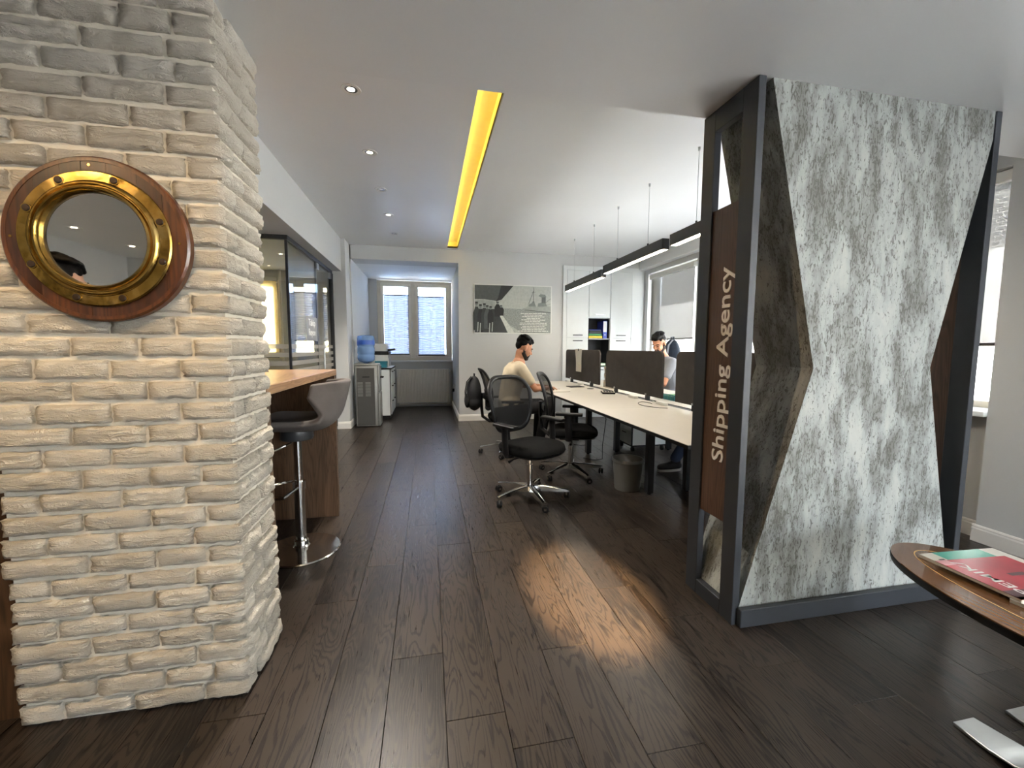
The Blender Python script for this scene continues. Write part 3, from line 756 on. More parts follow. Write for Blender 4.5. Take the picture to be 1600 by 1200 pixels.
# ================================================================== SIGN PILLAR
CX0, CX1, CY0, CY1 = 1.36, 2.705, 1.59, 1.94
sp = thing('sign_pillar', 'hourglass plaster pillar framed in charcoal metal with walnut sign panels', 'pillar', ((CX0 + CX1) / 2, (CY0 + CY1) / 2, 0))
core = MB()
secs = [(0.0, 1.385, 2.675), (.08, 1.40, 2.65), (1.19, 1.728, 2.41), (2.41, 1.432, 2.70)]
def sec_at(z):
    for (za, a, b), (zb, c, d) in zip(secs, secs[1:]):
        if za <= z <= zb: t = (z - za) / (zb - za); return a + (c - a) * t, b + (d - b) * t
rs = []
for z, a, b in secs: rs.append([(a, CY0 + .004, z), (b, CY0 + .004, z), (b, CY1 - .006, z), (a, CY1 - .006, z)])
core.rings(rs).build('plaster_core', 'concrete', sp, smooth=0)
FW, FT = .085, .036
for xa, nm in ((CX0, 'a'), (CX1 - FT, 'b')):
    for ya, yb in ((CY0 - .002, CY0 + FW), (CY1 - FW, CY1)):
        B(xa, xa + FT, ya, yb, 0, ZL).build('frame_post', 'charcoal_metal', sp, bev=.002, smooth=0)
    B(xa, xa + FT, CY0 + FW, CY1 - FW, ZL - .10, ZL).build('frame_rail', 'charcoal_metal', sp, bev=.002, smooth=0)
    B(xa, xa + FT, CY0 + FW, CY1 - FW, 0, .075).build('frame_rail', 'charcoal_metal', sp, bev=.002, smooth=0)
    wp = B(xa + .010, xa + .030, CY0 + FW, CY1 - FW, .455, 1.94).build('wood_panel', 'walnut', sp, smooth=0)
    if nm == 'a':
        lt = text_obj('lettering', 'Shipping Agency', .110, 'letters', wp, (xa + .010, 1.707, .735), (0, 0, 1), (0, 1, 0), 0.004, .0012, fit=.925)
        lt['label'] = 'silver raised letters reading Shipping Agency'
B(1.385, CX1, CY0 - .030, CY0 - .002, 0, .085).build('plinth', 'charcoal_metal', sp, bev=.003, smooth=0)

# ================================================================== OVAL COFFEE TABLE AND MAGAZINES
TC = Vector((1.905, .70, 0)); TZ = .48
ot = thing('oval_table', 'oval cherry wood coffee table with pale inlay line', 'table', TC)
def oval(a, b, n=96): return [(a * math.cos(2 * math.pi * i / n), b * math.sin(2 * math.pi * i / n)) for i in range(n)]
MB().prism(oval(.285, .61), TC + Vector((0, 0, TZ - .004)), (1, 0, 0), (0, 1, 0), (0, 0, 1), .004).build('table_top', 'table_wood', ot, smooth=30)
o1 = oval(.2855, .6105)
MB().rings([[TC + Vector((x * k, y * k, z)) for x, y in o1] for k, z in ((.97, TZ - .034), (.995, TZ - .030), (1, TZ - .02), (1, TZ - .006), (.996, TZ - .003))]).build('edge_band', 'black_plastic', ot, smooth=40)
ia, ib = oval(.185, .545), oval(.181, .541)
vs = [TC + Vector((x, y, TZ + .0004)) for x, y in ia] + [TC + Vector((x, y, TZ + .0004)) for x, y in ib]
MB().add(vs, [(i, (i + 1) % 96, 96 + (i + 1) % 96, 96 + i) for i in range(96)]).build('inlay_line', 'inlay', ot, smooth=0)
for x in (1.785, 2.025):
    for sg_ in (1, -1):
        rs = []
        for t, z, hw in ((.292, .013, .046), (.25, .014, .052), (.19, .017, .060), (.13, .024, .062), (.085, .045, .056), (.055, .11, .046), (.04, .24, .038), (.035, TZ - .035, .034)):
            a_ = min(1, max(0, (.2 - t) / .16)); n_ = (.012 * a_ * sg_, .012 * (1 - a_))
            p = Vector((x, TC.y + t * sg_, z)); q = p + Vector((0, -n_[0], -n_[1]))
            rs.append([p + Vector((hw, 0, 0)), p - Vector((hw, 0, 0)), q - Vector((hw, 0, 0)), q + Vector((hw, 0, 0))])
        MB().rings(rs).build('leg', 'steel', ot, bev=.002)

def magazine(name, label, corner, ang, wd, ln, z, th, mats, title, tmat, page='paper'):
    """corner + two edge directions; cover printed as thin layers on a block of pages"""
    e = thing(name, label, 'magazine', (corner[0], corner[1], z), R(ang))
    m = MB()
    k = max(3, int(th / .003))
    for i in range(k): B(random.uniform(0, .0015), wd - random.uniform(0, .0015), random.uniform(0, .0015), ln - .001, th * i / k, th * (i + .75) / k).build('page_block', page, e, local=True, smooth=0) if i == 0 else m.box(random.uniform(0, .002), wd - random.uniform(0, .002), random.uniform(0, .002), ln - .001, th * i / k, th * (i + .8) / k)
    m.build('pages', page, e, local=True, smooth=0)
    c = B(0, wd, 0, ln, th - .0005, th + .0004).build('cover', mats[0], e, local=True, smooth=0)
    for (a, b, c0, d0, mt) in mats[1]:
        B(a * wd, b * wd, c0 * ln, d0 * ln, th + .0003, th + .0008).build('cover_print', mt, c, local=True, smooth=0)
    if title:
        s_, size, px, py, fit, ta = title
        cu = text_obj('lettering', s_, size, tmat, None, (px * wd, py * ln, th + .0009), (math.cos(R(ta)), math.sin(R(ta)), 0), (-math.sin(R(ta)), math.cos(R(ta)), 0), 0.0002, .0004, fit=fit)
        cu.parent = c
    return e
# local x runs from the masthead edge across the table; the mastheads face the far side
magazine('magazine', 'white and teal magazine lying under the red one', (1.832, .962), -3, .345, .24, TZ + .0005, .012,
         ('mag_white', [(.17, .80, .0, 1, 'mag_teal'), (.30, .78, .60, .63, 'mag_white'), (.30, .31, .2, .62, 'mag_white'), (.86, 1, .1, .5, 'mag_pink')]), ('JOCI', .034, .14, .18, .15, 90), 'mag_grey')
magazine('magazine', 'cream magazine at the lower corner of the pile on the oval table', (1.815, .705), 5, .30, .215, TZ + .0005, .012,
         ('mag_white', [(.3, .9, .1, .9, 'mag_grey')]), None, None)
magazine('magazine', 'red covered magazine on top of the pile', (1.800, .893), -4, .305, .24, TZ + .0135, .010,
         ('mag_red', [(0, .30, 0, .20, 'mag_dark'), (0, 1, 0, .06, 'mag_dark'), (.0, .16, .86, 1, 'mag_pink'), (.50, .72, .50, .57, 'mag_dark')]), ('PEMIK/', .052, .26, .10, .20, 90), 'print_white')

# ================================================================== CEILING LIGHTS
cv = thing('ceiling_light_strip', 'long yellow light slot recessed in the office ceiling', 'light', ((SX0 + SX1) / 2, 4.5, ZM))
m = MB(); m.box(SX0 - .10, SX1 + .006, YB, SY1 + .006, 3.03, 3.045); m.box(SX1, SX1 + .012, YB, SY1, ZM + .001, 3.03)
m.box(SX0 - .10, SX0 - .09, YB, SY1, 2.951, 3.03); m.box(SX0 - .09, SX1, SY1, SY1 + .012, ZM + .001, 3.03); m.box(SX0 - .09, SX0 + .001, YB, SY1, 2.951, 2.957)
m.build('cove_trough', 'cove', cv, smooth=0)
B(SX0 - .085, SX0 - .055, YB + .05, SY1 - .05, 2.958, 2.968).build('led_strip', 'led_yellow', cv, smooth=0)
B(SX1 + .0005, SX1 + .006, YB, SY1, ZM - .004, ZM + .002).build('edge_trim', 'steel', cv, smooth=0)

def downlight(x, y, z, label, energy, col=NEUT, aim=None, size=100, blend=.6, lit=True, grp='recessed ceiling downlights'):
    e = thing('downlight', label, 'downlight', (x, y, z), 0, grp); c = (x, y, z)
    MB().lathe([(.040, -.002), (.060, -.004), (.062, -.001), (.062, .0), (.040, .0)], c, n=28, closed=True).build('trim_ring', 'white_plastic', e)
    MB().lathe([(.040, -.001), (.030, .012), (.024, .020)], c, n=24).build('reflector', 'chrome', e)
    if lit:
        MB().lathe([(.0001, -.0015), (.022, -.0015), (.026, -.0005), (.0001, -.0005)], c, n=20).build('bulb', 'led_bulb', e)
        a = aim or (x, y, 0)
        lamp('downlight_lamp', 'SPOT', (x, y, z - .012), energy, col, e, aim=a, spot_size=R(size), spot_blend=blend, shadow_soft_size=.03)
    else:
        MB().lathe([(.0001, -.0015), (.022, -.0015), (.026, -.0005), (.0001, -.0005)], c, n=20).build('bulb', 'white_plastic', e)
    return e
ord_ = ('nearest the low ceiling edge', 'second along from the low ceiling edge', 'third along, above the bar passage', 'fourth along, towards the window alcove', 'last before the window alcove')
for (y, on_), s_ in zip(((2.96, 1), (3.84, 1), (4.68, 0), (5.54, 1), (6.41, 0)), ord_):
    downlight(-.46, y, ZM, 'round recessed downlight in the office ceiling, ' + s_, 100, lit=bool(on_), size=110)
downlight(-3.3, -1.75, ZL, 'round downlight in reception by the outer wall, seen brighter in the porthole mirror', 26, WARM)
downlight(-3.27, -2.5, ZL, 'round downlight in reception, further one seen in the porthole mirror', 26, WARM)
downlight(-1.75, .45, ZL, 'round warm downlight washing the brick pillar from its timber side', 38, WARM, aim=(-1.2, 1.7, .3), size=95, blend=.9)
downlight(-.45, .55, ZL, 'round warm downlight washing the brick pillar from the passage side', 33, WARM, aim=(-.9, 1.7, .3), size=95, blend=.9)
downlight(.95, -1.25, ZL, 'round warm downlight aimed along the floor planks', 4200, (1, .66, .32), aim=(.80, 1.95, 0), size=10.5, blend=.7)
downlight(-.25, 1.25, ZL, 'round warm downlight over the passage turned towards the sign pillar', 25, WARM, aim=(1.75, 1.80, .75), size=46, blend=.9)
downlight(2.0, -.6, ZL, 'round downlight added out of view to brighten the reception', 40, NEUT, size=110)  # extra lamp out of view, added to lift the reception and low ceiling
downlight(-2.2, 3.0, 2.43, 'round downlight above the bar table', 12, WARM)
downlight(-2.35, 5.9, 2.80, 'nearer round downlight inside the meeting room', 60, WARM)
downlight(-2.35, 7.6, 2.80, 'further round downlight inside the meeting room', 60, WARM)

def pendant(y0, y1, label, dz=0):
    x, z0, z1 = 2.2, 2.205 + dz, 2.305 + dz
    e = thing('pendant_light', label, 'pendant light', (x, (y0 + y1) / 2, z1), 0, 'linear pendant lights over the desks')
    m = MB(); t = .004
    m.box(x - .035, x - .035 + t, y0, y1, z0, z1); m.box(x + .035 - t, x + .035, y0, y1, z0, z1); m.box(x - .035, x + .035, y0, y1, z1 - t, z1)
    m.box(x - .035, x + .035, y0, y0 + t, z0, z1); m.box(x - .035, x + .035, y1 - t, y1, z0, z1)
    m.build('housing', 'black_metal', e, smooth=0)
    B(x - .031, x + .031, y0 + t, y1 - t, z0 + .003, z0 + .008).build('diffuser', 'led_warm', e, smooth=0)
    for yy in (y0 + .33, y1 - .33):
        MB().cyl((x, yy, z1), (x, yy, ZM), .0022, n=6).build('suspension_cable', 'steel', e)
        MB().lathe([(.009, 0), (.009, .03), (.0001, .03)], (x, yy, z1), n=10).build('cable_grip', 'black_metal', e)
        MB().lathe([(.0001, -.03), (.009, -.028), (.011, 0)], (x, yy, ZM), n=10).build('ceiling_cup', 'steel', e)
    return e
pendant(5.06, 6.48, 'black linear pendant light farthest from the sign pillar', -.03)
pendant(3.64, 5.00, 'black linear pendant light in the middle of the row')
pendant(2.10, 3.52, 'black linear pendant light partly hidden by the sign pillar')

# ================================================================== ALCOVE: COOLER, CABINET, PRINTER, RADIATOR
wc = thing('water_cooler', 'grey standing water cooler with blue bottle on top', 'water cooler', (-.96, 7.09, 0))
B(-1.135, -.80, 6.93, 7.25, .01, .985).build('body', 'silver_plastic', wc, bev=.012, seg=2)
B(-1.115, -.845, 6.922, 6.932, .03, .95).build('side_panel', 'grey_plastic', wc, bev=.004, smooth=0)
B(-.80, -.765, 6.945, 7.235, .01, .55).build('lower_door', 'silver_plastic', wc, bev=.012, seg=2)
B(-.80, -.770, 6.945, 7.235, .56, .99).build('dispenser_panel', 'silver_plastic', wc, bev=.010, seg=2)
for yy in (7.03, 7.15): MB().cyl((-.77, yy, .80), (-.725, yy, .79), .012, n=10).build('tap', 'black_plastic', wc)
B(-1.145, -.785, 6.925, 7.25, .985, 1.02).build('top_cover', 'silver_plastic', wc, bev=.01, seg=2)
B(-1.03, -.92, 6.916, 6.923, .80, .815).build('badge', 'black_plastic', wc, smooth=0)
m = MB()
for cx in (-1.07, -.95):
    for i in range(13): m.box(cx - .035, cx + .045, 6.919, 6.9225, .50 + i * .018, .508 + i * .018)
m.build('vent_grille', 'silver_plastic', wc, smooth=0)
bc = Vector((-.985, 7.09, 1.02))
bo = MB().lathe([(.03, 0), (.05, .01), (.11, .03), (.132, .06), (.135, .12), (.128, .135), (.128, .15), (.135, .165), (.135, .25), (.128, .262), (.128, .275), (.135, .29), (.135, .40), (.125, .44), (.08, .455), (.0001, .455)], bc, n=32).build('bottle', 'bottle', wc)
MB().lathe([(.137, .30), (.1375, .30), (.1375, .37), (.137, .37)], bc, n=32, closed=True).build('bottle_band', 'bottle_dark', bo)

fc = thing('filing_cabinet', 'white drawer cabinet with black edges beside the water cooler', 'cabinet', (-.78, 8.05, 0))
B(-1.02, -.665, 7.60, 8.50, .07, .90).build('body', 'laminate', fc, bev=.003, smooth=0)
B(-1.03, -.64, 7.585, 8.515, .90, .918).build('cabinet_top', 'laminate', fc, bev=.003, smooth=0)
m = MB(); m.box(-.668, -.655, 7.588, 7.602, .06, .90); m.box(-1.03, -.642, 7.583, 7.590, 0.893, .9175); m.box(-1.0, -.67, 7.62, 8.48, 0, .07); m.box(-.655, -.638, 7.585, 8.51, .893, .9175)
m.build('edge_strip', 'black_plastic', fc, smooth=0)
for i, (za, zb) in enumerate(((.09, .36), (.37, .63), (.64, .885))):
    for ya, yb in ((7.605, 8.05), (8.055, 8.495)):
        d = B(-.664, -.648, ya, yb, za, zb).build('drawer', 'laminate', fc, bev=.002, smooth=0)
        B(-.65, -.628, (ya + yb) / 2 - .06, (ya + yb) / 2 + .06, zb - .05, zb - .038).build('handle', 'black_plastic', d, smooth=0)

pr_ = thing('printer', 'white office printer with black middle band on the drawer cabinet', 'printer', (-.87, 8.15, .918))
B(-1.0, -.72, 7.93, 8.40, .918, 1.14).build('body', 'white_plastic', pr_, bev=.012, seg=2)
B(-1.0, -.71, 7.93, 8.40, 1.142, 1.205).build('output_bay', 'black_plastic', pr_, bev=.004, smooth=0)
B(-1.0, -.75, 7.92, 8.40, 1.205, 1.345).build('scanner_lid', 'white_plastic', pr_, bev=.012, seg=2)
MB().prism([(0, 0), (.14, .02), (.13, .055), (0, .04)], (-.73, 7.95, 1.205), (1, 0, 0), (0, 0, 1), (0, 1, 0), .16).build('control_panel', 'black_plastic', pr_, smooth=0)
B(-.722, -.708, 7.97, 8.36, .94, 1.08).build('paper_tray', 'white_plastic', pr_, bev=.004, smooth=0)
tr = thing('paper_tray', 'small teal tray in front of the printer', 'tray', (-.83, 7.72, .918))
m = MB(); m.box(-.94, -.72, 7.63, 7.83, .919, .925); m.box(-.94, -.72, 7.63, 7.636, .925, .985); m.box(-.94, -.72, 7.824, 7.83, .925, 1.03); m.box(-.94, -.934, 7.63, 7.83, .925, 1.0); m.box(-.726, -.72, 7.63, 7.83, .925, 1.0)
m.build('tray_shell', 'teal', tr, smooth=0); B(-.93, -.73, 7.64, 7.82, .925, .945).build('paper_stack', 'paper', tr, smooth=0)

rd = thing('radiator', 'white ribbed panel radiator under the alcove window', 'radiator', (-.09, 9.14, .1))
m = MB(); n = 34; xa, xb = -.66, .44; pts = []
for i in range(n):
    c = xa + (xb - xa) * (i + .5) / n; q = (xb - xa) / n
    pts += [(c - q * .5, 0), (c - q * .28, .009), (c + q * .28, .009), (c + q * .5, 0)]
poly = pts + [(xb, -.05), (xa, -.05)]
MB().prism(poly, (0, 9.10, .10), (1, 0, 0), (0, -1, 0), (0, 0, 1), .70).build('front_panel', 'radiator', rd, smooth=0)
B(xa - .004, xb + .004, 9.085, 9.18, .80, .812).build('top_grille', 'radiator', rd, smooth=0)
for x in (xa - .003, xb): B(x, x + .004, 9.09, 9.18, .10, .80).build('side_cover', 'radiator', rd, smooth=0)
v = MB(); v.cyl((xb, 9.15, .78), (xb + .045, 9.15, .78), .012); v.cyl((xb + .04, 9.15, .78), (xb + .04, 9.15, .09), .008); v.build('supply_pipe', 'radiator', rd)
MB().cyl((xb + .015, 9.15, .78), (xb + .015, 9.09, .78), .018).build('valve_knob', 'white_plastic', rd)
for x in (xa + .2, xb - .2): B(x - .015, x + .015, 9.15, 9.2295, .12, .78).build('wall_bracket', 'radiator', rd, smooth=0)
tag(MB().tube([(-.62, 9.18, .06), (.46, 9.18, .06)], .016, 10).build('heating_pipe', 'radiator'), 'white heating pipe running along the wall below the radiator', 'pipe')
so = thing('wall_socket', 'white wall socket with black plug beside the radiator', 'socket', (.515, 8.35, .5))
B(.503, .52, 8.30, 8.40, .44, .55).build('plate', 'white_plastic', so, bev=.004); B(.47, .503, 8.33, 8.37, .40, .46).build('plug', 'black_plastic', so, bev=.004)

# ================================================================== SHIP POSTER
PY = 7.200
po = thing('ship_poster', 'black and white poster of a warship seen from a crowded deck', 'poster', (1.47, PY, 1.94))
B(.778, 2.164, PY, 7.213, 1.522, 2.366).build('backing', 'print_white', po, bev=.002, smooth=0)
X0, X1, Z0, Z1 = .794, 2.146, 1.540, 2.350
layer = [0]
def pp(name, poly, mat):
    """poly in fractions of the print, y up from the bottom; each piece a hair in front of the last"""
    layer[0] += 1; d = PY - .0006 - .00012 * layer[0]
    MB().prism([(X0 + (X1 - X0) * a, Z0 + (Z1 - Z0) * b) for a, b in poly], (0, d, 0), (1, 0, 0), (0, 0, 1), (0, 1, 0), .0005).build(name, mat, po, smooth=0)
pp('print_sky', [(0, 0), (1, 0), (1, 1), (0, 1)], 'p5')
pp('print_sea', [(.30, 0), (1, 0), (1, .50), (.34, .52)], 'sea')
pp('print_deck', [(0, 0), (.42, 0), (.33, .36), (.33, .52), (0, .5)], 'p1')
pp('print_awning', [(0, 1), (.5, 1), (.34, .72), (.28, .67), (.13, .70), (0, .70)], 'p2')
pp('print_awning_edge', [(.34, 1), (.5, 1), (.345, .70), (.27, .66), (.30, .74)], 'p0')
pp('print_gap', [(0, .66), (.10, .69), (.26, .66), (.26, .50), (0, .5)], 'p4')
pp('print_rail', [(.32, .36), (.36, .36), (.52, 0), (.43, 0)], 'p6')
pp('print_foam', [(.44, .16), (.50, .12), (.60, 0), (.53, 0)], 'p5')
for (x, y, s_, c) in ((.02, .05, .60, 'p1'), (.07, .0, .60, 'p0'), (.12, .05, .57, 'p1'), (.155, .08, .5, 'p2'), (.20, .1, .46, 'p0'), (.29, .34, .32, 'p0'), (.335, .36, .22, 'p0')):
    pp('print_figure', [(x - .035, y), (x + .035, y), (x + .04, y + s_ * .6), (x + .02, y + s_ * .82), (x - .015, y + s_ * .82), (x - .038, y + s_ * .6)], c)
    pp('print_head', [(x + .016 * math.cos(t) + .002, y + s_ * .9 + .03 * math.sin(t)) for t in [2 * math.pi * k / 9 for k in range(9)]], 'p3')
    pp('print_cap', [(x - .016, y + s_ * .93), (x + .021, y + s_ * .93), (x + .019, y + s_ * .99), (x - .013, y + s_ * .99)], 'p0')
for (x, y) in ((.03, .02), (.06, .0), (.18, .0), (.215, .02)): pp('print_stripe', [(x, y), (x + .012, y), (x + .018, y + .2), (x + .006, y + .2)], 'p5')
pp('print_hull', [(.62, .53), (.64, .485), (1, .44), (1, .58), (.8, .57), (.68, .57), (.67, .535)], 'p4')
pp('print_waterline', [(.64, .487), (1, .437), (1, .455), (.66, .50)], 'p2')
pp('print_bridge', [(.70, .57), (.70, .61), (.74, .64), (.755, .68), (.775, .68), (.785, .63), (.80, .57)], 'p3')
pp('print_superstructure', [(.82, .57), (.83, .64), (.88, .66), (.93, .65), (.95, .58)], 'p3')
pp('print_funnel', [(.875, .65), (.875, .78), (.93, .785), (.93, .65)], 'p2')
pp('print_smoke', [(.83, .80), (.87, .77), (.94, .78), (.92, .83), (.86, .84)], 'p3')
for a, b in (((.764, .66), (.768, .98)), ((.70, .62), (.765, .9)), ((.93, .66), (1, .75)), ((.93, .60), (1, .635))):
    pp('print_mast', [(a[0] - .003, a[1]), (a[0] + .003, a[1]), (b[0] + .003, b[1]), (b[0] - .003, b[1])], 'p1')
pp('print_yard', [(.74, .87), (.79, .87), (.79, .877), (.74, .877)], 'p1')
qr = random.Random(5)
for i in range(12):
    z = .41 - i * .0345; hw = (.17, .12, .15, .09, .16, .11, .18, .185, .15, .17, .15, .21)[i]; x = .765 - hw
    while x < .765 + hw - .02:
        w_ = qr.uniform(.02, .06); w_ = min(w_, .765 + hw - x)
        pp('print_word', [(x, z), (x + w_, z), (x + w_, z + .017), (x, z + .017)], 'print_white'); x += w_ + .006

# ================================================================== BUILT-IN CABINETS
wcab = thing('wall_cabinet', 'tall white built-in cupboard with open dark shelf niche', 'cupboard', (3.13, 7.41, 0))
ys, yd = 7.19, 7.60
m = MB(); m.box(2.372, 2.44, ys, yd, 0, 2.735); m.box(2.44, 3.945, ys, yd, 2.66, 2.735); m.box(3.70, 3.945, ys, yd, 0, 2.66); m.box(2.44, 3.70, ys + .02, yd, 0, .08)
m.box(2.44, 2.862, ys + .025, yd, .08, 2.66); m.box(3.278, 3.70, ys + .025, yd, .08, 2.66); m.box(2.862, 3.278, ys + .025, yd, 1.82, 2.66); m.box(2.862, 3.278, ys + .025, yd, .08, .93); m.box(2.862, 3.278, yd - .02, yd, .93, 1.82)
m.build('carcass', 'laminate', wcab, bev=.002, smooth=0)
m = MB(); m.box(2.863, 2.875, ys + .03, yd - .02, .93, 1.82); m.box(3.265, 3.277, ys + .03, yd - .02, .93, 1.82); m.box(2.875, 3.265, yd - .032, yd - .02, .93, 1.82); m.box(2.875, 3.265, ys + .03, yd - .03, 1.808, 1.82)
m.build('niche_lining', 'dark_inside', wcab, smooth=0)
B(2.875, 3.265, ys + .012, yd - .03, 1.435, 1.455).build('shelf', 'silver_plastic', wcab, smooth=0)
B(2.875, 3.265, ys + .012, yd - .03, .93, .95).build('shelf', 'dark_inside', wcab, smooth=0)
def cdoor(x0, x1, z0, z1, hz, hm):
    d = B(x0 + .003, x1 - .003, ys, ys + .02, z0 + .003, z1 - .003).build('door', 'laminate', wcab, bev=.002, smooth=0)
    c = (x0 + x1) / 2; h = MB(); h.box(c - .09, c + .09, ys - .03, ys - .022, hz - .007, hz + .007); h.box(c - .085, c - .075, ys - .022, ys, hz - .005, hz + .005); h.box(c + .075, c + .085, ys - .022, ys, hz - .005, hz + .005)
    h.build('handle', hm, d, smooth=0)
cdoor(2.44, 2.86, 1.46, 2.66, 1.51, 'black_metal'); cdoor(2.44, 2.86, .08, 1.455, 1.41, 'black_metal')
cdoor(3.28, 3.70, 1.46, 2.66, 1.51, 'black_metal'); cdoor(3.28, 3.70, .08, 1.455, 1.41, 'black_metal')
cdoor(2.862, 3.278, 1.825, 2.66, 1.885, 'steel'); cdoor(2.862, 3.278, .08, .925, .88, 'black_metal')
bi = thing('ring_binder', 'blue ring binder with white spine label standing in the shelf niche', 'binder', (3.20, 7.35, 1.455))
B(3.155, 3.235, 7.22, 7.50, 1.456, 1.775).build('cover', 'blue_pv', bi, bev=.004, smooth=0); B(3.163, 3.227, 7.217, 7.221, 1.57, 1.765).build('spine_label', 'print_white', bi, smooth=0)
MB().lathe([(.008, 0), (.013, 0), (.013, .004), (.008, .004)], (3.195, 7.219, 1.52), (0, -1, 0), 14, closed=True).build('finger_ring', 'steel', bi)
for k, (mt, nm, z, h) in enumerate((('yellow_pv', 'yellow', 1.456, .045), ('green_pv', 'green', 1.503, .04), ('dark_inside', 'black', 1.545, .03), ('dark_inside', 'dark grey', 1.577, .025), ('blue_pv', 'slim navy', 1.604, .015))):
    f = thing('document_folder', nm + ' folder in the flat stack beside the blue binder', 'folder', (3.0, 7.35, z), 0, 'folders stacked in the cupboard niche')
    m = MB(); m.box(2.882 + k * .004, 3.145 - k * .006, 7.22 + k * .006, 7.52, z, z + .003); m.box(2.882 + k * .004, 3.145 - k * .006, 7.22 + k * .006, 7.52, z + h - .004, z + h - .001); m.box(2.882 + k * .004, 2.886 + k * .004, 7.22 + k * .006, 7.52, z, z + h - .001); m.box(2.882 + k * .004, 3.145 - k * .006, 7.22 + k * .006, 7.224 + k * .006, z, z + h - .001)
    m.build('cover', mt, f, smooth=0); B(2.89 + k * .004, 3.14 - k * .006, 7.23 + k * .006, 7.515, z + .003, z + h - .004).build('papers', 'paper', f, smooth=0)
f = thing('document_folder', 'green folder lying in the lower part of the niche', 'folder', (3.1, 7.35, .95))
B(2.90, 3.22, 7.22, 7.52, .951, 1.0).build('cover', 'green_pv', f, smooth=0); B(2.91, 3.215, 7.219, 7.515, .96, .992).build('papers', 'paper', f, smooth=0)

# ================================================================== DESKS
DZ = .74
def desk(y0, y1, x0, x1, label, leg_ys, leg_x):
    e = thing('office_desk', label, 'desk', ((x0 + x1) / 2, (y0 + y1) / 2, 0), 0, 'white bench desks')
    B(x0, x1, y0 + .001, y1 - .001, DZ - .004, DZ).build('desk_top', 'desk_top', e, bev=.0012, smooth=0)
    B(x0 - .001, x1 + .001, y0 + .0005, y1 - .0005, DZ - .025, DZ - .004).build('edge_core', 'black_plastic', e, smooth=0)
    xr = sorted((leg_x, x1 if leg_x < 2.25 else x0))
    for yy in leg_ys:
        B(leg_x - .03, leg_x + .03, yy - .03, yy + .03, .012, DZ - .07).build('leg', 'black_metal', e, bev=.003, smooth=0)
        MB().cyl((leg_x, yy, 0), (leg_x, yy, .012), .018, n=12).build('foot', 'black_plastic', e)
        B(xr[0], xr[1], yy - .025, yy + .025, DZ - .07, DZ - .025).build('cross_beam', 'black_metal', e, smooth=0)
    return e
DY = (2.05, 3.47, 5.0, 6.53)
LG = ((2.16, 3.26), (4.68,), (6.15,)); NM = ('nearest the sign pillar', 'in the middle of the row', 'under the writing man')
for i in range(3):
    desk(DY[i], DY[i + 1], 1.42, 2.215, 'white topped bench desk on the chair side, ' + NM[i], LG[i], 1.888)
    desk(DY[i], DY[i + 1], 2.305, 3.06, 'white topped bench desk on the window side, ' + ('nearest the sign pillar', 'in front of the bent-headed man', 'nearest the cupboard')[i], LG[i], 2.96)
cr = thing('cable_channel', 'grey cable channel between the two rows of desks', 'cable tray', (2.26, 4.3, .0))
B(2.222, 2.298, 2.06, 6.52, DZ - .10, DZ - .006).build('channel', 'grey_plastic', cr, smooth=0)
for yy in (2.16, 3.267, 4.70, 6.15):
    B(2.235, 2.295, yy - .03, yy + .03, .012, DZ - .10).build('leg', 'black_metal', cr, bev=.003, smooth=0)
    MB().cyl((2.265, yy, 0), (2.265, yy, .012), .018, n=12).build('foot', 'black_plastic', cr)

def divider(y0, y1, label):
    e = thing('desk_divider', label, 'divider', (2.25, (y0 + y1) / 2, DZ), 0, 'felt desk dividers')
    z0, z1, r_ = .785, 1.252, .07; poly = [(y0, z0), (y1, z0)]
    for i in range(7): a = R(15 * i); poly.append((y1 - r_ + r_ * math.cos(a), z1 - r_ + r_ * math.sin(a)))
    for i in range(7): a = R(90 + 15 * i); poly.append((y0 + r_ + r_ * math.cos(a), z1 - r_ + r_ * math.sin(a)))
    MB().prism(poly, (2.236, 0, 0), (0, 1, 0), (0, 0, 1), (1, 0, 0), .028).build('felt_board', 'screen_fabric', e, bev=.006, seg=2, smooth=50)
    for yy in (y0 + .28, y1 - .28):
        c = MB(); c.box(2.231, 2.269, yy - .02, yy + .02, DZ - .004, .80); c.build('clamp', 'black_metal', e, bev=.002, smooth=0)
        MB().lathe([(.0001, .012), (.009, .012), (.011, 0)], (2.231, yy, .80), (-1, 0, 0), 12).build('clamp_screw', 'steel', e)
    return e
divider(5.22, 6.60, 'dark felt desk divider with a paper strip hung over it')
divider(3.69, 5.00, 'dark felt desk divider in front of the bent-headed man')
divider(2.20, 3.46, 'dark felt desk divider half hidden by the sign pillar')
m = MB(); rs = []
for i in range(14):
    t = i / 13; z = 1.262 - .34 * t; rs.append([(2.231 - .004 * math.sin(t * 5) - .006 * t, 5.84 + .02 * t, z), (2.231 - .003 * math.cos(t * 6), 6.13 - .05 * t, z), (2.2302 - .003 * math.cos(t * 6), 6.13 - .05 * t, z), (2.2302 - .004 * math.sin(t * 5) - .006 * t, 5.84 + .02 * t, z)])
pst = thing('paper_list', 'long white paper list hanging over the far divider', 'paper', (2.23, 5.98, 1.26))
m.rings(rs).build('sheet', 'paper', pst); B(2.226, 2.274, 5.85, 6.12, 1.2525, 1.263).build('folded_top', 'paper', pst, smooth=0)
B(2.223, 2.229, 5.97, 6.0, 1.235, 1.268).build('binder_clip', 'black_metal', pst, smooth=0)
cal = thing('calculator', 'beige desk calculator near the middle divider', 'calculator', (2.10, 4.62, DZ), R(-18))
B(-.075, .075, -.10, .10, .001, .022).build('body', 'black_plastic', cal, bev=.004, local=True, smooth=0)
B(-.070, .070, -.095, .095, .022, .026).build('face', 'paper', cal, bev=.002, local=True, smooth=0)
B(-.055, .055, .055, .085, .026, .028).build('screen', 'grey_plastic', cal, local=True, smooth=0)
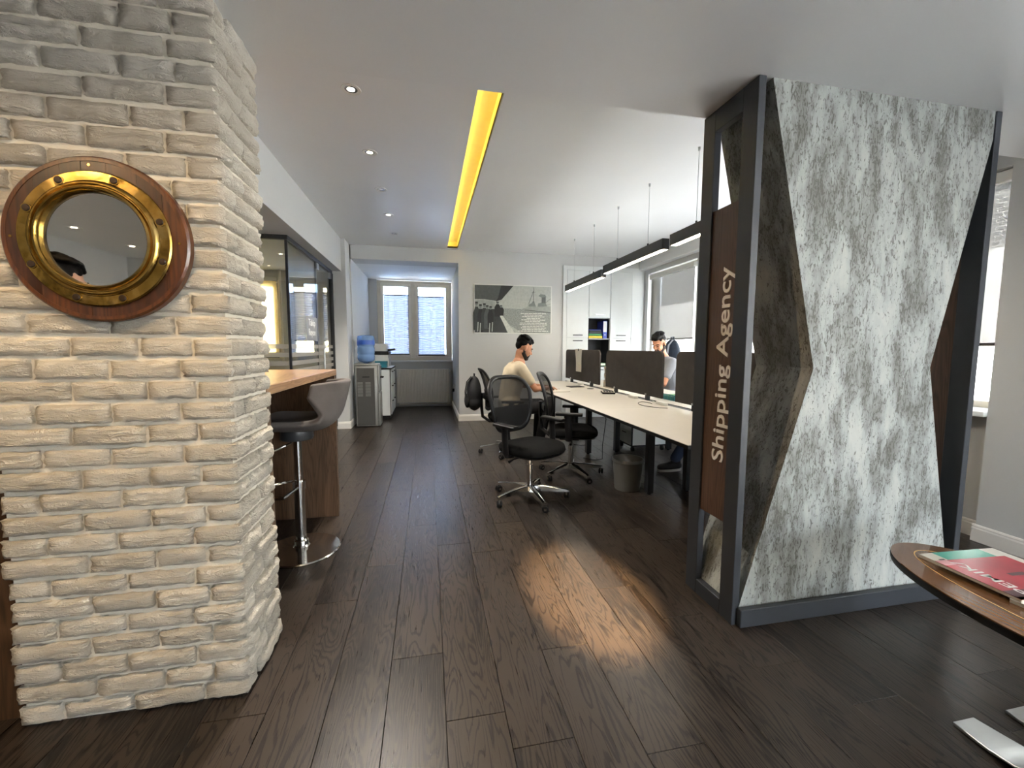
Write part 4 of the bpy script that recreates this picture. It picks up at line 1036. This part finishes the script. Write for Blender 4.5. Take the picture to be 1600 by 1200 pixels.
for i in range(4):
    for j in range(5): B(-.058 + i * .031, -.058 + i * .031 + .022, -.085 + j * .027, -.085 + j * .027 + .018, .026, .031).build('key', 'black_plastic', cal, local=True, smooth=0)
tb = thing('tablet', 'thin black tablet lying flat on the far desk', 'tablet', (1.98, 5.46, DZ), R(4))
B(-.09, .12, -.08, .08, .001, .010).build('body', 'black_plastic', tb, bev=.003, local=True, smooth=0); B(-.08, .11, -.07, .07, .0101, .0108).build('screen', 'black_metal', tb, local=True, smooth=0)
cg = thing('cable_grommet', 'round black cable grommet cap on the desk', 'grommet', (2.10, 5.17, DZ)); MB().lathe([(.045, -.001), (.045, .003), (.036, .006), (.0001, .006)], (2.10, 5.17, DZ), n=24).build('cap', 'black_plastic', cg); B(2.07, 2.09, 5.16, 5.18, DZ + .005, DZ + .0075).build('finger_slot', 'grey_plastic', cg, smooth=0)
def adapter(x, y, label, L=.14):
    e = thing('power_adapter', label, 'adapter', (x, y, DZ)); B(x - .025, x + .025, y - L / 2, y + L / 2, DZ + .001, DZ + .03).build('body', 'white_plastic', e, bev=.006, seg=2)
    MB().tube([(x, y + L / 2, DZ + .012), (x + .01, y + L / 2 + .05, DZ + .008), (x + .03, y + L / 2 + .12, DZ + .006), (x + .06, y + L / 2 + .2, DZ + .006)], .003, 6).build('cable', 'white_plastic', e)
adapter(2.17, 4.13, 'white power adapter below the middle divider'); adapter(2.18, 3.58, 'white power adapter between the two nearer dividers'); adapter(2.18, 5.75, 'white power adapter under the hanging paper list'); adapter(2.18, 6.32, 'white power adapter at the far end of the desks', .1)
pts = []
for i in range(40):
    t = i / 39 * 4.6; pts.append((2.0 + .10 * math.cos(t) + .02 * t, 3.62 + .17 * math.sin(t * 1.1) - .03 * t, DZ + .004 + .004 * (math.sin(t * 2) + 1)))
tag(MB().tube(pts, .0028, 6).build('charging_cable', 'black_plastic'), 'thin looped cable lying on the nearer desk joint', 'cable')
for k, (x, y) in enumerate(((2.0, 4.5), (2.1, 5.2))):
    tag(MB().tube([(x, y, DZ - .03), (x + .02, y - .02, .45), (x - .03, y - .05, .15), (x - .05, y - .1, .006), (x - .15, y - .12, .006), (x - .25, y - .02, .006)], .004, 6).build('power_cable', 'black_plastic'), ('black power cable dropping to the floor from the middle desk', 'black power cable dropping to the floor from the far desk')[k], 'cable')
# things on the window-side desks, seen in the gaps
for k in range(9):
    z = DZ + .001 + k * .032; o_ = random.uniform(-.012, .012)
    e = thing('paper_bundle', ('brown', 'tan', 'buff')[k % 3] + ' paper bundle, number %s up in the pile between the dividers' % ('one two three four five six seven eight nine'.split()[k]), 'paper', (2.50, 5.27, z), 0, 'paper pile between the dividers')
    B(2.39 + o_, 2.62 + o_, 5.08, 5.40 - o_, z, z + .003).build('cover', ('bar_top', 'paper', 'inlay')[k % 3], e, smooth=0); B(2.395 + o_, 2.615 + o_, 5.085, 5.395 - o_, z + .003, z + .0305).build('sheets', 'paper', e, smooth=0)
dt = thing('letter_tray', 'blue mesh letter tray on the window-side desk', 'tray', (2.62, 3.95, DZ))
m = MB(); m.box(2.45, 2.78, 3.80, 4.12, DZ + .002, DZ + .006)
for i in range(12): m.box(2.45, 2.453, 3.80 + i * .0275, 3.815 + i * .0275, DZ + .006, DZ + .06); m.box(2.777, 2.78, 3.80 + i * .0275, 3.815 + i * .0275, DZ + .006, DZ + .06)
for i in range(12): m.box(2.45 + i * .0285, 2.465 + i * .0285, 3.80, 3.803, DZ + .006, DZ + .06)
m.box(2.45, 2.78, 3.80, 3.803, DZ + .055, DZ + .062); m.box(2.45, 2.453, 3.80, 4.12, DZ + .055, DZ + .062)
m.build('mesh_sides', 'teal', dt, smooth=0); B(2.46, 2.77, 3.81, 4.11, DZ + .006, DZ + .04).build('papers', 'green_pv', dt, smooth=0)
yb_ = thing('spray_bottle', 'yellow bottle standing on the window-side desk', 'bottle', (2.80, 4.22, DZ))
MB().lathe([(.0001, .001), (.036, .001), (.038, .01), (.038, .13), (.028, .16), (.014, .175), (.014, .19), (.0001, .19)], (2.80, 4.22, DZ), n=20).build('body', 'yellow_pv', yb_); MB().lathe([(.016, .18), (.016, .21), (.0001, .21)], (2.80, 4.22, DZ), n=14).build('cap', 'white_plastic', yb_)
# bin and mobile pedestal
wb = thing('waste_bin', 'grey round waste bin under the near desk', 'bin', (1.765, 3.425, 0))
MB().lathe([(.0001, .002), (.108, .002), (.112, .01), (.134, .27), (.138, .275), (.138, .283), (.130, .283), (.127, .27), (.106, .012), (.0001, .012)], (1.765, 3.425, 0), n=32).build('bucket', 'silver_plastic', wb)
MB().lathe([(.131, .262), (.1405, .262), (.1405, .285), (.131, .285)], (1.765, 3.425, 0), n=32, closed=True).build('rim', 'steel', wb)
pe = thing('drawer_pedestal', 'white mobile drawer pedestal with black edges under the desks', 'pedestal', (2.65, 4.82, 0))
B(2.44, 2.90, 4.64, 5.02, .08, .58).build('body', 'laminate', pe, bev=.003, smooth=0)
m = MB(); m.box(2.432, 2.446, 4.632, 4.646, .06, .58); m.box(2.44, 2.90, 4.634, 4.64, .07, .085); m.box(2.434, 2.44, 4.64, 5.02, .07, .085); m.box(2.895, 2.905, 4.632, 4.646, .06, .58); m.build('edge_strip', 'black_plastic', pe, smooth=0)
for za, zb in ((.09, .25), (.255, .41), (.415, .57)):
    d = B(2.43, 2.44, 4.65, 5.01, za, zb).build('drawer', 'laminate', pe, bev=.002, smooth=0); B(2.422, 2.43, 4.78, 4.88, zb - .03, zb - .022).build('handle', 'black_plastic', d, smooth=0)
for x in (2.47, 2.87):
    for y in (4.68, 4.98): MB().cyl((x - .012, y, .03), (x + .012, y, .03), .03, n=14).build('caster', 'black_plastic', pe)

# ================================================================== OFFICE CHAIRS
def chair(loc, face, base_ang, label, grp='black mesh office chairs', tilt=0):
    e = thing('office_chair', label, 'chair', (loc[0], loc[1], 0), R(face), grp)
    k = dict(parent=e, local=True)
    # seat: rounded cushion
    def cushion(z0, z1, a, b, pw=3.2, n=40):
        rs = []
        for zz, s_ in ((z0, .90), (z0 + .012, .97), ((z0 + z1) / 2, 1.0), (z1 - .016, .975), (z1 - .004, .9), (z1, .7), (z1 + .001, .3)):
            r_ = []
            for i in range(n):
                t = 2 * math.pi * i / n; c, d = math.cos(t), math.sin(t)
                x = a * s_ * abs(c) ** (2 / pw) * (1 if c > 0 else -1); y = b * s_ * abs(d) ** (2 / pw) * (1 if d > 0 else -1)
                y *= 1 + .04 * x / a
                dip = -.022 * max(0, x / a - .55) / .45 if zz > z0 + .02 else 0
                r_.append((x + .02, y, zz + dip + .012 * (y / b) ** 2 * (zz > z1 - .02)))
            rs.append(r_)
        return MB().rings(rs)
    cushion(.415, .485, .245, .25).build('seat', 'black_fabric', smooth=50, **k)
    cushion(.398, .418, .235, .24).build('seat_shell', 'black_plastic', smooth=50, **k)
    # backrest loop
    def back_pt(u, v):   # u -1..1 across, v 0..1 up
        wd = .175 + .06 * math.sin(min(1, v * 1.25) * math.pi / 2) - .03 * max(0, v - .75) / .25
        return Vector((-.235 - .085 * v + .03 * math.sin(v * math.pi) - .035 * (1 - u * u) + .02, u * wd, .555 + .465 * v))
    lp = []; cr_ = .16
    for i in range(48):
        t = 2 * math.pi * i / 48; c, s_ = math.cos(t), math.sin(t); pw = 4.2
        u = abs(c) ** (2 / pw) * (1 if c > 0 else -1); v = .5 + .5 * abs(s_) ** (2 / pw) * (1 if s_ > 0 else -1); lp.append(back_pt(u, v))
    MB().tube(lp, .017, 8, closed=True, flat=(1.25, .8)).build('back_frame', 'black_plastic', smooth=60, **k)
    vs = []; fs = []; n = 12
    for j in range(n + 1):
        for i in range(n + 1):
            a, b = i / n * 2 - 1, j / n * 2 - 1
            lim = (1 - abs(b) ** 4.2) ** (1 / 4.2) if abs(b) < 1 else .35
            vs.append(back_pt(a * max(.35, lim) * .985, (b * .985 + 1) / 2))
    for j in range(n):
        for i in range(n): fs.append((j * (n + 1) + i, j * (n + 1) + i + 1, (j + 1) * (n + 1) + i + 1, (j + 1) * (n + 1) + i))
    MB().add(vs, fs).build('back_mesh', 'mesh', smooth=80, **k)
    pn_ = []
    for j in range(7): pn_.append([back_pt(a * .93, .06 + .40 * j / 6) + Vector((-.012 if b_ else -.004, 0, 0)) for a, b_ in ((-1, 0), (-.5, 0), (0, 0), (.5, 0), (1, 0), (1, 1), (.5, 1), (0, 1), (-.5, 1), (-1, 1))])
    MB().rings(pn_).build('lower_back_pad', 'black_fabric', smooth=60, **k)
    MB().tube([back_pt(-.93, .30) + Vector((-.02, 0, 0)), back_pt(-.4, .31) + Vector((-.035, 0, 0)), back_pt(.4, .31) + Vector((-.035, 0, 0)), back_pt(.93, .30) + Vector((-.02, 0, 0))], .019, 8, flat=(.5, 1.7)).build('lumbar_support', 'black_plastic', **k)
    sp_ = MB(); sp_.tube([(-.06, 0, .40), (-.22, 0, .40), (-.30, 0, .46), (-.315, 0, .60), (-.315, 0, .74)], .034, 8, flat=(1.3, .55)); sp_.build('back_bracket', 'black_plastic', smooth=50, **k)
    for s_ in (-1, 1):
        MB().tube([(.0, s_ * .20, .405), (.0, s_ * .262, .41), (.005, s_ * .275, .44), (.0, s_ * .275, .52), (-.01, s_ * .275, .645)], .022, 8, flat=(1.5, .75)).build('arm_post', 'black_plastic', smooth=50, **k)
        q = MB(); q.rings([[(-.12 + .25 * f_ + .004 * 0, s_ * .275 + hw_ * c_, zz) for f_, c_ in ((0, -.8), (0, .8), (.06, 1), (.94, 1), (1, .7), (1, -.7), (.94, -1), (.06, -1))] for zz, hw_ in ((.645, .032), (.652, .038), (.664, .038), (.670, .030))]); q.build('armrest', 'black_plastic', smooth=40, **k)
    MB().cyl((0, 0, .09), (0, 0, .30), .026, n=16).build('gas_lift_sleeve', 'chrome', **k); MB().cyl((0, 0, .30), (0, 0, .38), .016, n=16).build('gas_lift', 'chrome', **k)
    B(-.11, .09, -.07, .07, .365, .40).build('mechanism', 'black_plastic', bev=.01, smooth=0, **k)
    MB().tube([(.02, -.06, .385), (.02, -.20, .38), (.02, -.25, .365)], [.006, .006, .012], 8).build('lever', 'black_plastic', **k)
    MB().tube([(-.06, .06, .385), (-.08, .20, .37), (-.10, .25, .345)], [.006, .006, .014], 8, flat=(1, .6)).build('lever', 'black_plastic', **k)
    MB().lathe([(.03, .07), (.045, .075), (.045, .115), (.032, .125), (.0001, .125)], n=20).build('hub', 'chrome', **k)
    for i in range(5):
        a = R(base_ang - face + 72 * i); d = Vector((math.cos(a), math.sin(a), 0)); p_ = Vector((-d.y, d.x, 0))
        rs = []
        for t, hw, z1, z0 in ((.035, .030, .124, .076), (.12, .028, .116, .074), (.30, .019, .090, .064), (.328, .016, .083, .062)):
            c = d * t; rs.append([c + p_ * hw + Vector((0, 0, z0)), c + p_ * hw * .9 + Vector((0, 0, z1 - .004)), c + p_ * hw * .4 + Vector((0, 0, z1)), c - p_ * hw * .4 + Vector((0, 0, z1)), c - p_ * hw * .9 + Vector((0, 0, z1 - .004)), c - p_ * hw + Vector((0, 0, z0))])
        lg = MB().rings(rs).build('base_leg', 'chrome', smooth=40, **k)
        c = d * .315; ca = R(base_ang - face + 72 * i + 65); f_ = Vector((math.cos(ca), math.sin(ca), 0)); h_ = Vector((-f_.y, f_.x, 0)); cc = c + f_ * .012 + Vector((0, 0, .0275))
        q = MB(); q.lathe([(.0001, .004), (.024, .004), (.0272, .008), (.0272, .018), (.022, .022), (.0001, .022)], cc, h_, 16); q.lathe([(.0001, .004), (.024, .004), (.0272, .008), (.0272, .018), (.022, .022), (.0001, .022)], cc, -h_, 16)
        cs = q.build('caster', 'black_plastic', lg, local=True)
        q = MB(); q.cyl(c + Vector((0, 0, .03)), c + Vector((0, 0, .075)), .007, n=10); q.obox(cc + Vector((0, 0, .019)) - f_ * .004, f_, h_, (0, 0, 1), .018, .005, .012); q.obox(cc, f_, h_, (0, 0, 1), .009, .0235, .009)
        q.build('caster_fork', 'chrome', lg, local=True)
    return e
chair((.83, 3.35), -60, -11, 'empty black mesh office chair nearest the viewer, turned towards the passage')
chair((1.40, 3.93), -25, -6, 'empty black mesh office chair pushed towards the middle desk')
chair((.93, 4.92), 2, 30, 'black mesh office chair under the man in the cream shirt')
chair((3.42, 5.26), 180, 10, 'black mesh office chair under the man behind the divider')
chair((3.42, 3.72), 180, 25, 'black mesh office chair of the worker hidden by the sign pillar')

# ================================================================== PEOPLE
def rotm(ax, deg): return Matrix.Rotation(R(deg), 3, ax)
def fuse(m, voxel, name, smooth_it=6, fac=.6):
    """grow one continuous surface over overlapping volumes"""
    me = bpy.data.meshes.new(name + '_raw'); me.from_pydata(m.v, [], m.f); bm = bmesh.new(); bm.from_mesh(me)
    bmesh.ops.recalc_face_normals(bm, faces=bm.faces); bm.to_mesh(me); bm.free()
    o = bpy.data.objects.new(name + '_raw', me); COL.objects.link(o)
    r_ = o.modifiers.new('r', 'REMESH'); r_.mode = 'VOXEL'; r_.voxel_size = voxel; r_.use_smooth_shade = True
    s_ = o.modifiers.new('s', 'SMOOTH'); s_.factor = fac; s_.iterations = smooth_it
    dg = bpy.context.evaluated_depsgraph_get(); out = bpy.data.meshes.new_from_object(o.evaluated_get(dg)); out.name = name
    bpy.data.objects.remove(o); bpy.data.meshes.remove(me); return out

def hand(m, wrist, fwd, up, out, curl=.5, s=1.0):
    """palm and five fingers; fwd along the hand, up out of its back, out towards the thumb side"""
    wrist, fwd, up, out = Vector(wrist), Vector(fwd).normalized(), Vector(up).normalized(), Vector(out).normalized()
    pc = wrist + fwd * .045 * s
    rot = Matrix((fwd, out, up)).transposed()
    m.ell(pc, (.05 * s, .038 * s, .016 * s), rot); m.cap(wrist - fwd * .02, .023 * s, wrist + fwd * .03 * s, .024 * s)
    for j, (o_, L) in enumerate(((.028, .068), (.0095, .076), (-.0095, .071), (-.028, .056))):
        p = wrist + fwd * .082 * s + out * o_ * s; d = fwd.copy(); r_ = .0088 * s
        for k, part in enumerate((.45, .32, .25)):
            ang = curl * (25, 40, 30)[k]; d = (rotm(fwd.cross(up).normalized(), -ang) @ d).normalized() if False else (d * math.cos(R(ang)) - (up * math.cos(R(0)) if k == 0 else up_) * math.sin(R(ang))).normalized()
            up_ = (up - d * up.dot(d)).normalized()
            q = p + d * L * part * s; m.cap(p, r_, q, r_ * .92, 8); p = q; r_ *= .92
    p = wrist + fwd * .03 * s + out * .03 * s; q = p + (fwd * .7 + out * .6 - up * .3).normalized() * .04 * s; m.cap(p, .0115 * s, q, .0105 * s, 8); m.cap(q, .0105 * s, q + (fwd * .95 - up * .25 + out * .1).normalized() * .03 * s, .009 * s, 8)

def person(name, label, loc, yaw, J, shirt, trousers, skin='skin', beard=True, hair='short', sleeve=.62, head_pitch=25, head_yaw=0, hs=1.06, grip=None, shoes='shoe'):
    e = thing(name, label, 'person', (loc[0], loc[1], 0), R(yaw)); V = {k: Vector(v) for k, v in J.items()}
    hq = rotm('Z', head_yaw) @ rotm('Y', head_pitch); H = V['head']
    def h(x, y, z): return H + hq @ (Vector((x, y, z)) * hs)
    def hr(*r_): return tuple(x * hs for x in r_)
    # ---- body (skin): head, neck, torso, arms, hands, legs in one surface
    b = MB()
    b.ell(h(-.012, 0, .032), hr(.096, .076, .088), hq, 18, 12); b.ell(h(.032, 0, -.03), hr(.064, .059, .086), hq, 18, 12)
    b.ell(h(.062, 0, -.098), hr(.03, .03, .022), hq)
    for s_ in (-1, 1):
        b.cap(h(-.008, s_ * .05, -.055), .022 * hs, h(.05, s_ * .022, -.098), .02 * hs)
        b.ell(h(-.004, s_ * .081, -.008), hr(.018, .011, .031), hq); b.ell(h(.066, s_ * .034, -.028), hr(.024, .022, .02), hq)
        b.cap(V['shoulder' + 'LR'[s_ < 0]], .048, V['elbow' + 'LR'[s_ < 0]], .038); b.cap(V['elbow' + 'LR'[s_ < 0]], .038, V['wrist' + 'LR'[s_ < 0]], .025)
        b.cap(V['hip' + 'LR'[s_ < 0]], .075, V['knee' + 'LR'[s_ < 0]], .052); b.cap(V['knee' + 'LR'[s_ < 0]], .052, V['ankle' + 'LR'[s_ < 0]], .036)
    b.ell(h(.078, 0, .022), hr(.018, .05, .011), hq); b.cap(h(.088, 0, .008), .008 * hs, h(.108, 0, -.032), .0125 * hs); b.ell(h(.098, .010, -.036), hr(.010, .008, .008), hq); b.ell(h(.098, -.010, -.036), hr(.010, .008, .008), hq)
    b.ell(h(.089, 0, -.060), hr(.009, .022, .006), hq); b.ell(h(.086, 0, -.070), hr(.009, .019, .006), hq)
    b.cap(h(-.02, 0, -.06), .055 * hs, V['neck'], .058); b.cap(V['neck'], .08, V['chest'], .12); b.cap(V['chest'], .12, V['waist'], .105); b.cap(V['waist'], .105, V['pelvis'], .11)
    for s_, k in ((1, 'L'), (-1, 'R')):
        f_ = (V['wrist' + k] - V['elbow' + k]).normalized(); upv = Vector(J.get('handup' + k, (0, 0, 1))); upv = (upv - f_ * upv.dot(f_)).normalized(); out = f_.cross(upv) * (1 if k == 'L' else -1)
        hand(b, V['wrist' + k], f_, upv, out, (grip or {}).get(k, .55))
    body = link('body', fuse(b, .0062, 'body', 4, .5), skin, e, smooth=0); body.data.shade_smooth()
    # ---- clothes
    c = MB(); nk = V['neck'] + (V['chest'] - V['neck']).normalized() * .035
    c.cap(nk, .088, V['chest'], .145); c.cap(V['chest'], .145, V['waist'], .132); c.cap(V['waist'], .132, V['pelvis'], .142)
    c.cap(V['chest'] + Vector((0, .07, .05)), .115, V['chest'] + Vector((0, -.07, .05)), .115); c.cap(V['pelvis'] + Vector((0, .06, .03)), .13, V['pelvis'] + Vector((0, -.06, .03)), .13)
    for k in 'LR':
        S_, E_ = V['shoulder' + k], V['elbow' + k]; c.cap(nk, .07, S_, .072); c.cap(S_, .074, V['chest'], .11)
        q = S_ + (E_ - S_) * sleeve; c.cap(S_, .072, q, .062)
        if sleeve >= 1: c.cap(E_, .056, E_ + (V['wrist' + k] - E_) * .9, .038)
    link('shirt', fuse(c, .011, 'shirt', 5, .5), shirt, e, smooth=0).data.shade_smooth()
    t = MB(); t.cap(V['pelvis'] + Vector((0, .07, -.0)), .122, V['pelvis'] + Vector((0, -.07, -.0)), .122)
    for k in 'LR':
        t.cap(V['hip' + k], .098, V['knee' + k], .072); t.cap(V['knee' + k], .072, V['ankle' + k] + Vector((0, 0, .03)), .055)
    link('trousers', fuse(t, .012, 'trousers', 5, .5), trousers, e, smooth=0).data.shade_smooth()
    for k in 'LR':
        A = V['ankle' + k]; s_ = MB(); s_.cap((A.x - .03, A.y, .055), .042, (A.x + .05, A.y, .055), .044); s_.cap((A.x + .05, A.y, .05), .044, (A.x + .17, A.y, .042), .036); s_.cap((A.x - .02, A.y, .06), .04, (A.x - .01, A.y, .11), .045)
        sh = link('shoe', fuse(s_, .010, 'shoe', 4), shoes, e, smooth=0); sh.data.shade_smooth()
        pts = [(A.x + .068 + .14 * math.cos(u) , A.y + .047 * math.sin(u) * (1 + .12 * math.cos(u))) for u in [2 * math.pi * i / 24 for i in range(24)]]
        MB().rings([[(x, y, z) for x, y in pts] for z in (.0, .022)]).build('sole', 'sole', sh, local=True)
    # ---- hair, brows, eyes, beard
    hm = MB(); rg = random.Random(len(label))
    hm.ell(h(-.026, 0, .066), hr(.092, .077, .070), hq, 18, 12); hm.ell(h(-.060, 0, .022), hr(.050, .068, .062), hq, 16, 10); hm.ell(h(.022, 0, .092), hr(.066, .062, .042), hq, 16, 10)
    for q_ in (-1, 1): hm.ell(h(-.034, q_ * .058, .042), hr(.054, .020, .036), hq, 12, 8); hm.ell(h(.022, q_ * .058, .066), hr(.030, .014, .024), hq, 10, 8)
    if hair == 'long': hm.ell(h(-.07, 0, -.07), hr(.055, .085, .16), hq, 16, 10); hm.cap(h(-.01, .078, 0), .028, h(-.02, .085, -.17), .022); hm.cap(h(-.01, -.078, 0), .028, h(-.02, -.085, -.17), .022)
    for i in range(70):
        a = rg.uniform(-2.9, 2.9); f_ = rg.uniform(0, 1); el = rg.uniform(.55, 1.45)
        x, y, z = .095 * math.cos(el) * math.cos(a) - .02, .078 * math.cos(el) * math.sin(a), .06 + .075 * math.sin(el)
        kk = rg.uniform(.7, 1.2); hm.ell(h(x * 1.04, y * 1.04, z + .006), hr(.020 * kk, .017 * kk, .015 * kk), hq, 8, 6)
    for y in (-.04, -.02, 0, .02, .04): hm.cap(h(.045, y, .108), .021 * hs, h(.068, y * .9, .088 + rg.uniform(-.010, .010)), .014 * hs, 8)
    link('hair', fuse(hm, .006, 'hair', 2, .4), 'hair', e, smooth=0).data.shade_smooth()
    for s_ in (-1, 1):
        MB().ell(h(.083, s_ * .031, -.003), hr(.009, .012, .005), hq, 10, 6).build('eye', 'eye', e, local=True)
        MB().tube([h(.094, s_ * .012, .020), h(.092, s_ * .032, .027), h(.078, s_ * .050, .021)], .0045 * hs, 6).build('eyebrow', 'hair', e, local=True)
    if beard:
        d = MB(); d.ell(h(.062, 0, -.102), hr(.036, .036, .027), hq); d.cap(h(.09, .018, -.050), .008, h(.09, -.018, -.050), .008)
        for s_ in (-1, 1):
            d.cap(h(-.002, s_ * .058, -.02), .014 * hs, h(-.0, s_ * .057, -.065), .021 * hs); d.cap(h(-.0, s_ * .055, -.065), .023 * hs, h(.052, s_ * .026, -.102), .026 * hs); d.cap(h(.088, s_ * .022, -.052), .008, h(.07, s_ * .028, -.09), .016)
        link('beard', fuse(d, .005, 'beard', 3, .5), 'beard', e, smooth=0).data.shade_smooth()
    return e

sit = dict(pelvis=(.02, 0, .57), hipL=(.05, .095, .555), hipR=(.05, -.095, .555), kneeL=(.47, .13, .565), kneeR=(.46, -.13, .565), ankleL=(.44, .14, .10), ankleR=(.36, -.14, .10),
           waist=(.02, 0, .70), chest=(.075, 0, .93), neck=(.14, 0, 1.095), shoulderL=(.11, .175, 1.035), shoulderR=(.11, -.175, 1.035))
j1 = dict(sit, elbowR=(.27, -.235, .792), wristR=(.50, -.06, .790), elbowL=(.30, .25, .80), wristL=(.54, .13, .785), head=(.205, 0, 1.275), handupL=(0, 0, 1), handupR=(0, -.3, 1))
p_1 = person('person', 'bearded man in a cream t-shirt writing at the far desk', (.94, 4.93), 6, j1, 'shirt', 'trousers', head_pitch=22, grip={'R': 1.1, 'L': .35})
pn = tag(MB().tube([(1.50, 4.86, .765), (1.475, 4.855, .80), (1.44, 4.85, .85)], [.001, .0045, .0045], 8).build('pen', 'black_plastic'), 'dark pen held by the man in the cream t-shirt', 'pen')
nt = thing('notepad', 'white notepad under the hands of the man in the cream t-shirt', 'notepad', (1.58, 4.98, DZ), R(8))
B(-.105, .105, -.15, .15, .001, .008).build('pages', 'paper', nt, local=True, smooth=0); B(-.105, .105, .13, .15, .008, .010).build('binding', 'black_plastic', nt, local=True, smooth=0)
j2 = dict(sit, elbowR=(.26, -.25, .80), wristR=(.47, -.10, .79), elbowL=(.27, .25, .80), wristL=(.48, .12, .79), head=(.21, 0, 1.295))
j2 = {k: ((v[0], v[1], v[2] + (.05 if k in ('chest', 'neck', 'shoulderL', 'shoulderR', 'head') else .02 if k == 'waist' else 0))) for k, v in j2.items()}
person('person', 'dark-haired man bent over his desk behind the middle divider', (3.35, 5.28), 180, j2, 'shirt_grey', 'jeans', head_pitch=26, head_yaw=28, grip={'R': .5, 'L': .5})
j3 = dict(j2, kneeR=(.50, -.15, .56), ankleR=(.80, -.16, .10))
person('person', 'worker behind the sign pillar of whom a dark shoe shows under the desk', (3.33, 3.70), 180, j3, 'shirt_dark', 'jeans', head_pitch=20, beard=False)
std = dict(pelvis=(0, 0, .95), hipL=(0, .09, .93), hipR=(0, -.09, .93), kneeL=(.01, .10, .50), kneeR=(.01, -.10, .50), ankleL=(-.03, .11, .09), ankleR=(-.03, -.11, .09), waist=(0, 0, 1.09), chest=(0, 0, 1.30), neck=(-.01, 0, 1.46),
           shoulderL=(0, .165, 1.40), shoulderR=(0, -.165, 1.40), elbowL=(-.02, .22, 1.12), elbowR=(-.02, -.22, 1.12), wristL=(.08, .21, .90), wristR=(.08, -.21, .90), head=(.02, 0, 1.61))
person('person', 'dark-haired visitor whose head shows in the porthole mirror', (-1.93, .40), -70, std, 'shirt_dark', 'jeans', 'skin_pale', beard=False, hair='long', head_pitch=5, sleeve=1.0, grip={'L': .6, 'R': .6})

# ================================================================== BACKPACKS
def backpack(name, label, loc, rz, mat, s=1.0):
    e = thing(name, label, 'backpack', loc, R(rz)); b = MB()
    b.ell((0, 0, .20 * s), (.085 * s, .15 * s, .21 * s), None, 18, 12); b.ell((0, 0, .10 * s), (.09 * s, .155 * s, .10 * s), None, 18, 10); b.ell((-.02 * s, 0, .20 * s), (.07 * s, .14 * s, .20 * s), None)
    me = fuse(b, .010, 'pack', 3); zmin = min(v.co.z for v in me.vertices)
    for v in me.vertices: v.co.z -= zmin
    link('pack', me, mat, e, smooth=0).data.shade_smooth()
    p = MB(); p.ell((-.085 * s, 0, .12 * s), (.035 * s, .11 * s, .085 * s)); p.build('front_pocket', mat, e, local=True)
    for y in (-.06, .06): MB().tube([(-.03 * s, y * s, .405 * s), (-.085 * s, y * s, .34 * s), (-.105 * s, y * 1.1 * s, .22 * s), (-.098 * s, y * 1.3 * s, .08 * s)], .014 * s, 8, flat=(1.3, .4)).build('strap', 'strap' if mat == 'bag' else 'black_plastic', e, local=True)
    MB().tube([(0, -.03 * s, .41 * s), (0, -.03 * s, .44 * s), (0, .03 * s, .44 * s), (0, .03 * s, .41 * s)], .007 * s, 8).build('carry_handle', mat, e, local=True)
    return e
backpack('backpack', 'navy backpack with pale straps on the sill behind the seated man', (3.90, 6.16, .895), 0, 'bag', 1.28)
backpack('backpack', 'black backpack hanging on the chair of the man in the cream shirt', (.533, 4.92, .53), 0, 'bag_black', 1.0)
